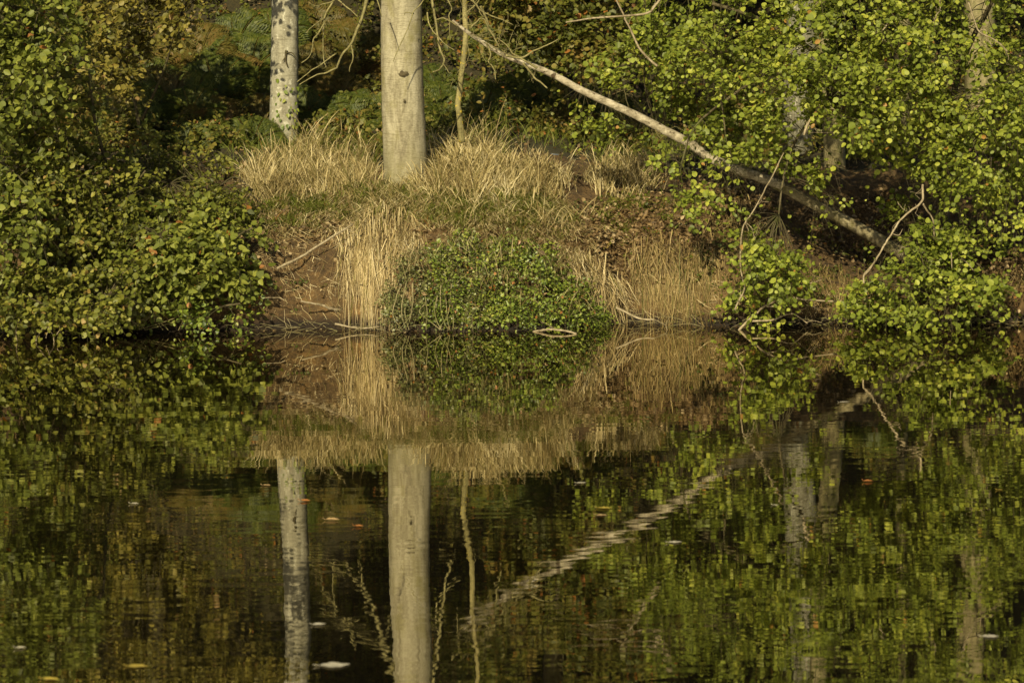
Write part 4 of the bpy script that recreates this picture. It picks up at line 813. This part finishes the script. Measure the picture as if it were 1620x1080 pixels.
mb = MB(); n = 170; x = np.concatenate([rng.uniform(-2.7, -1.1, 50), rng.uniform(.7, 5.3, 120)]); P = np.stack([x, bank(x) + rng.uniform(-.22, .06, n), rng.uniform(-.01, .08, n)], -1)
for k in range(n):
    d = norm(rng.normal(size=3) * [1, .4, .35]); l = rng.uniform(.08, .4); q = np.array([P[k], P[k] + d * l * .5 + rng.normal(size=3) * .015, P[k] + d * l + [0, 0, -.03]]); tube(mb, resample(q, 5), [.003, .0028, .0025, .002, .0012], 4)
tag(mb.build('waterline_debris', B_MID), 'tangle of small dead twigs and stems caught along the waterline', 'debris', kind='stuff')
fb = thing('fallen_branch', 'bare forked branch rising from the water at the right', 'branch', at(1167, 525, 24.55))
mb = MB()
for pts, a, b_ in (([(1166, 526), (1190, 503), (1213, 485), (1243, 472), (1280, 476), (1310, 477), (1342, 477)], 2.4, 1.1), ([(1228, 477), (1250, 463), (1272, 453), (1299, 443)], 1.6, .8), ([(1190, 508), (1220, 507), (1250, 497), (1262, 500), (1278, 512)], 1.7, .8),
        ([(1213, 485), (1240, 484), (1262, 475)], 1.2, .6), ([(1198, 512), (1215, 517), (1230, 522)], 1.1, .6)):
    Q = limb(mb, pts, a, b_, 24.55, 24.7, 5, wob=.003); rand_twigs(mb, Q[6:], .0022, 2, .2, .5, int(pts[0][1]), sub=1)
mb.build('branch', B_PALETWIG, fb, True)
# dead twigs dangling under the far-left bush and in the dark hollow
dt = thing('dead_twigs', 'pale dead twigs dipping into the water under the far left bush', 'twigs', at(75, 525, 24.3))
mb = Parts('dead_twig', B_PALETWIG, dt)
for pts in ([(72, 500), (77, 520), (73, 535)], [(76, 508), (64, 525), (57, 540)], [(77, 520), (84, 530), (88, 545)], [(90, 505), (95, 520), (90, 530)], [(110, 505), (112, 520)], [(30, 500), (26, 520), (28, 540)]): br(mb, pts, 1.3, .65, 24.15, 24.1, wob=.002)
mb.done()
dt = thing('dead_twigs', 'fine crossed dead twigs in the dark hollow at the waterline', 'twigs', at(260, 515, 24.9))
mb = Parts('dead_twig', B_TWIG, dt)
for k in range(16):
    px = rng.uniform(205, 340); br(mb, [(px, 480 + rng.uniform(-8, 8)), (px + rng.normal() * 14, 500), (px + rng.normal() * 26, 522)], 1., .55, 24.85, 24.7, wob=.002, seed=k)
mb.done()

# ------------------------------------------------------------------ floating leaves
def flat_mat(name, c):
    m, nt, b = mat_new(name); v, g = pos(nt); n = noise(nt, 60, 3, vec=v)
    r = ramp(nt, n.outputs[0], [(.3, tuple(q * .6 for q in c)), (.7, c)]); nt.links.new(r.outputs[0], b.inputs['Base Color']); b.inputs['Roughness'].default_value = .6; return m
W_OR, W_TAN, W_YEL, W_PALE = flat_mat('orange_leaf', (.42, .17, .04)), flat_mat('tan_leaf', (.50, .34, .15)), flat_mat('yellow_leaf', (.45, .34, .05)), flat_mat('pale_leaf', (.55, .50, .36))
def wpt(px, py):
    d = MN @ np.array([(px - 810) / F, -(py - 540) / F, -1]); t = -CAMH / d[2]; return np.array([0, 0, CAMH]) + d * t
fl = [(483, 793, .085, W_OR, 'curled orange leaf floating at the edge of the grey trunk reflection', .5), (526, 823, .105, W_TAN, 'largest tan leaf floating between the two trunk reflections', .45), (568, 833, .07, W_OR, 'small orange-tan leaf floating close to the thick trunk reflection', .5),
      (957, 804, .11, W_YEL, 'thin yellow leaf floating in the dark water right of centre', .16), (1374, 762, .075, W_OR, 'orange-red leaf floating in the dark water at the right', .6), (920, 764, .085, W_PALE, 'flat pale leaf floating above the thin yellow leaf', .12),
      (1336, 636, .11, W_PALE, 'flat pale sliver floating near the bank under the leaning log reflection', .06), (213, 797, .07, W_PALE, 'small whitish leaf floating alone in the left water', .25), (422, 768, .07, W_TAN, 'tiny tan leaf floating left of the grey trunk reflection', .25),
      (1227, 799, .05, W_PALE, 'tiny white fleck floating left of the right-hand orange leaf', .1), (952, 815, .09, W_TAN, 'faint flat leaf floating just below the thin yellow leaf', .07), (1068, 858, .10, W_PALE, 'whitish leaf floating below the middle of the log reflection', .12),
      (530, 1052, .17, W_PALE, 'large thin pale floating leaf at the bottom between the trunk reflections', .05), (505, 988, .08, W_PALE, 'pale leaf floating beside the foot of the grey trunk reflection', .2), (80, 1075, .10, W_YEL, 'yellow-green leaf floating at the bottom left corner', .25),
      (33, 1025, .06, W_PALE, 'small pale leaf floating near the left edge low down', .3), (218, 1054, .12, W_YEL, 'thin yellowish leaf floating at the bottom left', .08), (1567, 1007, .10, W_PALE, 'pale thin leaf floating at the lower right', .1), (1582, 775, .05, W_YEL, 'tiny yellow leaf floating by the right edge', .15),
      (338, 1055, .07, W_TAN, 'thin tan leaf floating near the bottom left of the trunks', .08), (870, 1070, .06, W_PALE, 'tiny pale leaf floating at the bottom centre', .15), (357, 960, .06, W_TAN, 'small tan leaf floating in the dark lower left water', .1)]
for px, py, L, mt, lb_, curl in fl[:19]:
    L *= .78
    p = wpt(px, py); mb = MB(); n = 9; t = np.linspace(0, 1, n); w = np.sin(np.pi * t ** .8) * .32 + .01; w[0] = .02
    a = rng.uniform(-.35, .35); ax = np.array([math.cos(a), math.sin(a), 0]); sd_ = np.array([-math.sin(a), math.cos(a), 0])
    V = []
    for s, hh in ((-1, curl * .45), (-.5, curl * .12), (0, 0), (.5, curl * .12), (1, curl * .4)):
        V.append(p + (ax * (t - .5)[:, None] + sd_ * (s * w * (1 + .2 * rng.normal(size=n)))[:, None]) * L + np.array([0, 0, 1]) * (.003 + L * (hh * w * 2 + .25 * curl * (t - .5) ** 2 * 2))[:, None])
    V = np.stack(V, 0).reshape(-1, 3); i = np.arange(4)[:, None] * n + np.arange(n - 1)[None]
    mb.add(V, np.stack([i, i + 1, i + 1 + n, i + n], -1).reshape(-1, 4)); tube(mb, np.array([p - ax * L * .5 + [0, 0, .004], p - ax * L * .72 + [0, 0, .008 + curl * .02]]), [.0015, .001], 4)
    o = tag(mb.build('floating_leaf', mt, None, True), lb_, 'leaf', 'leaves floating on the pond')
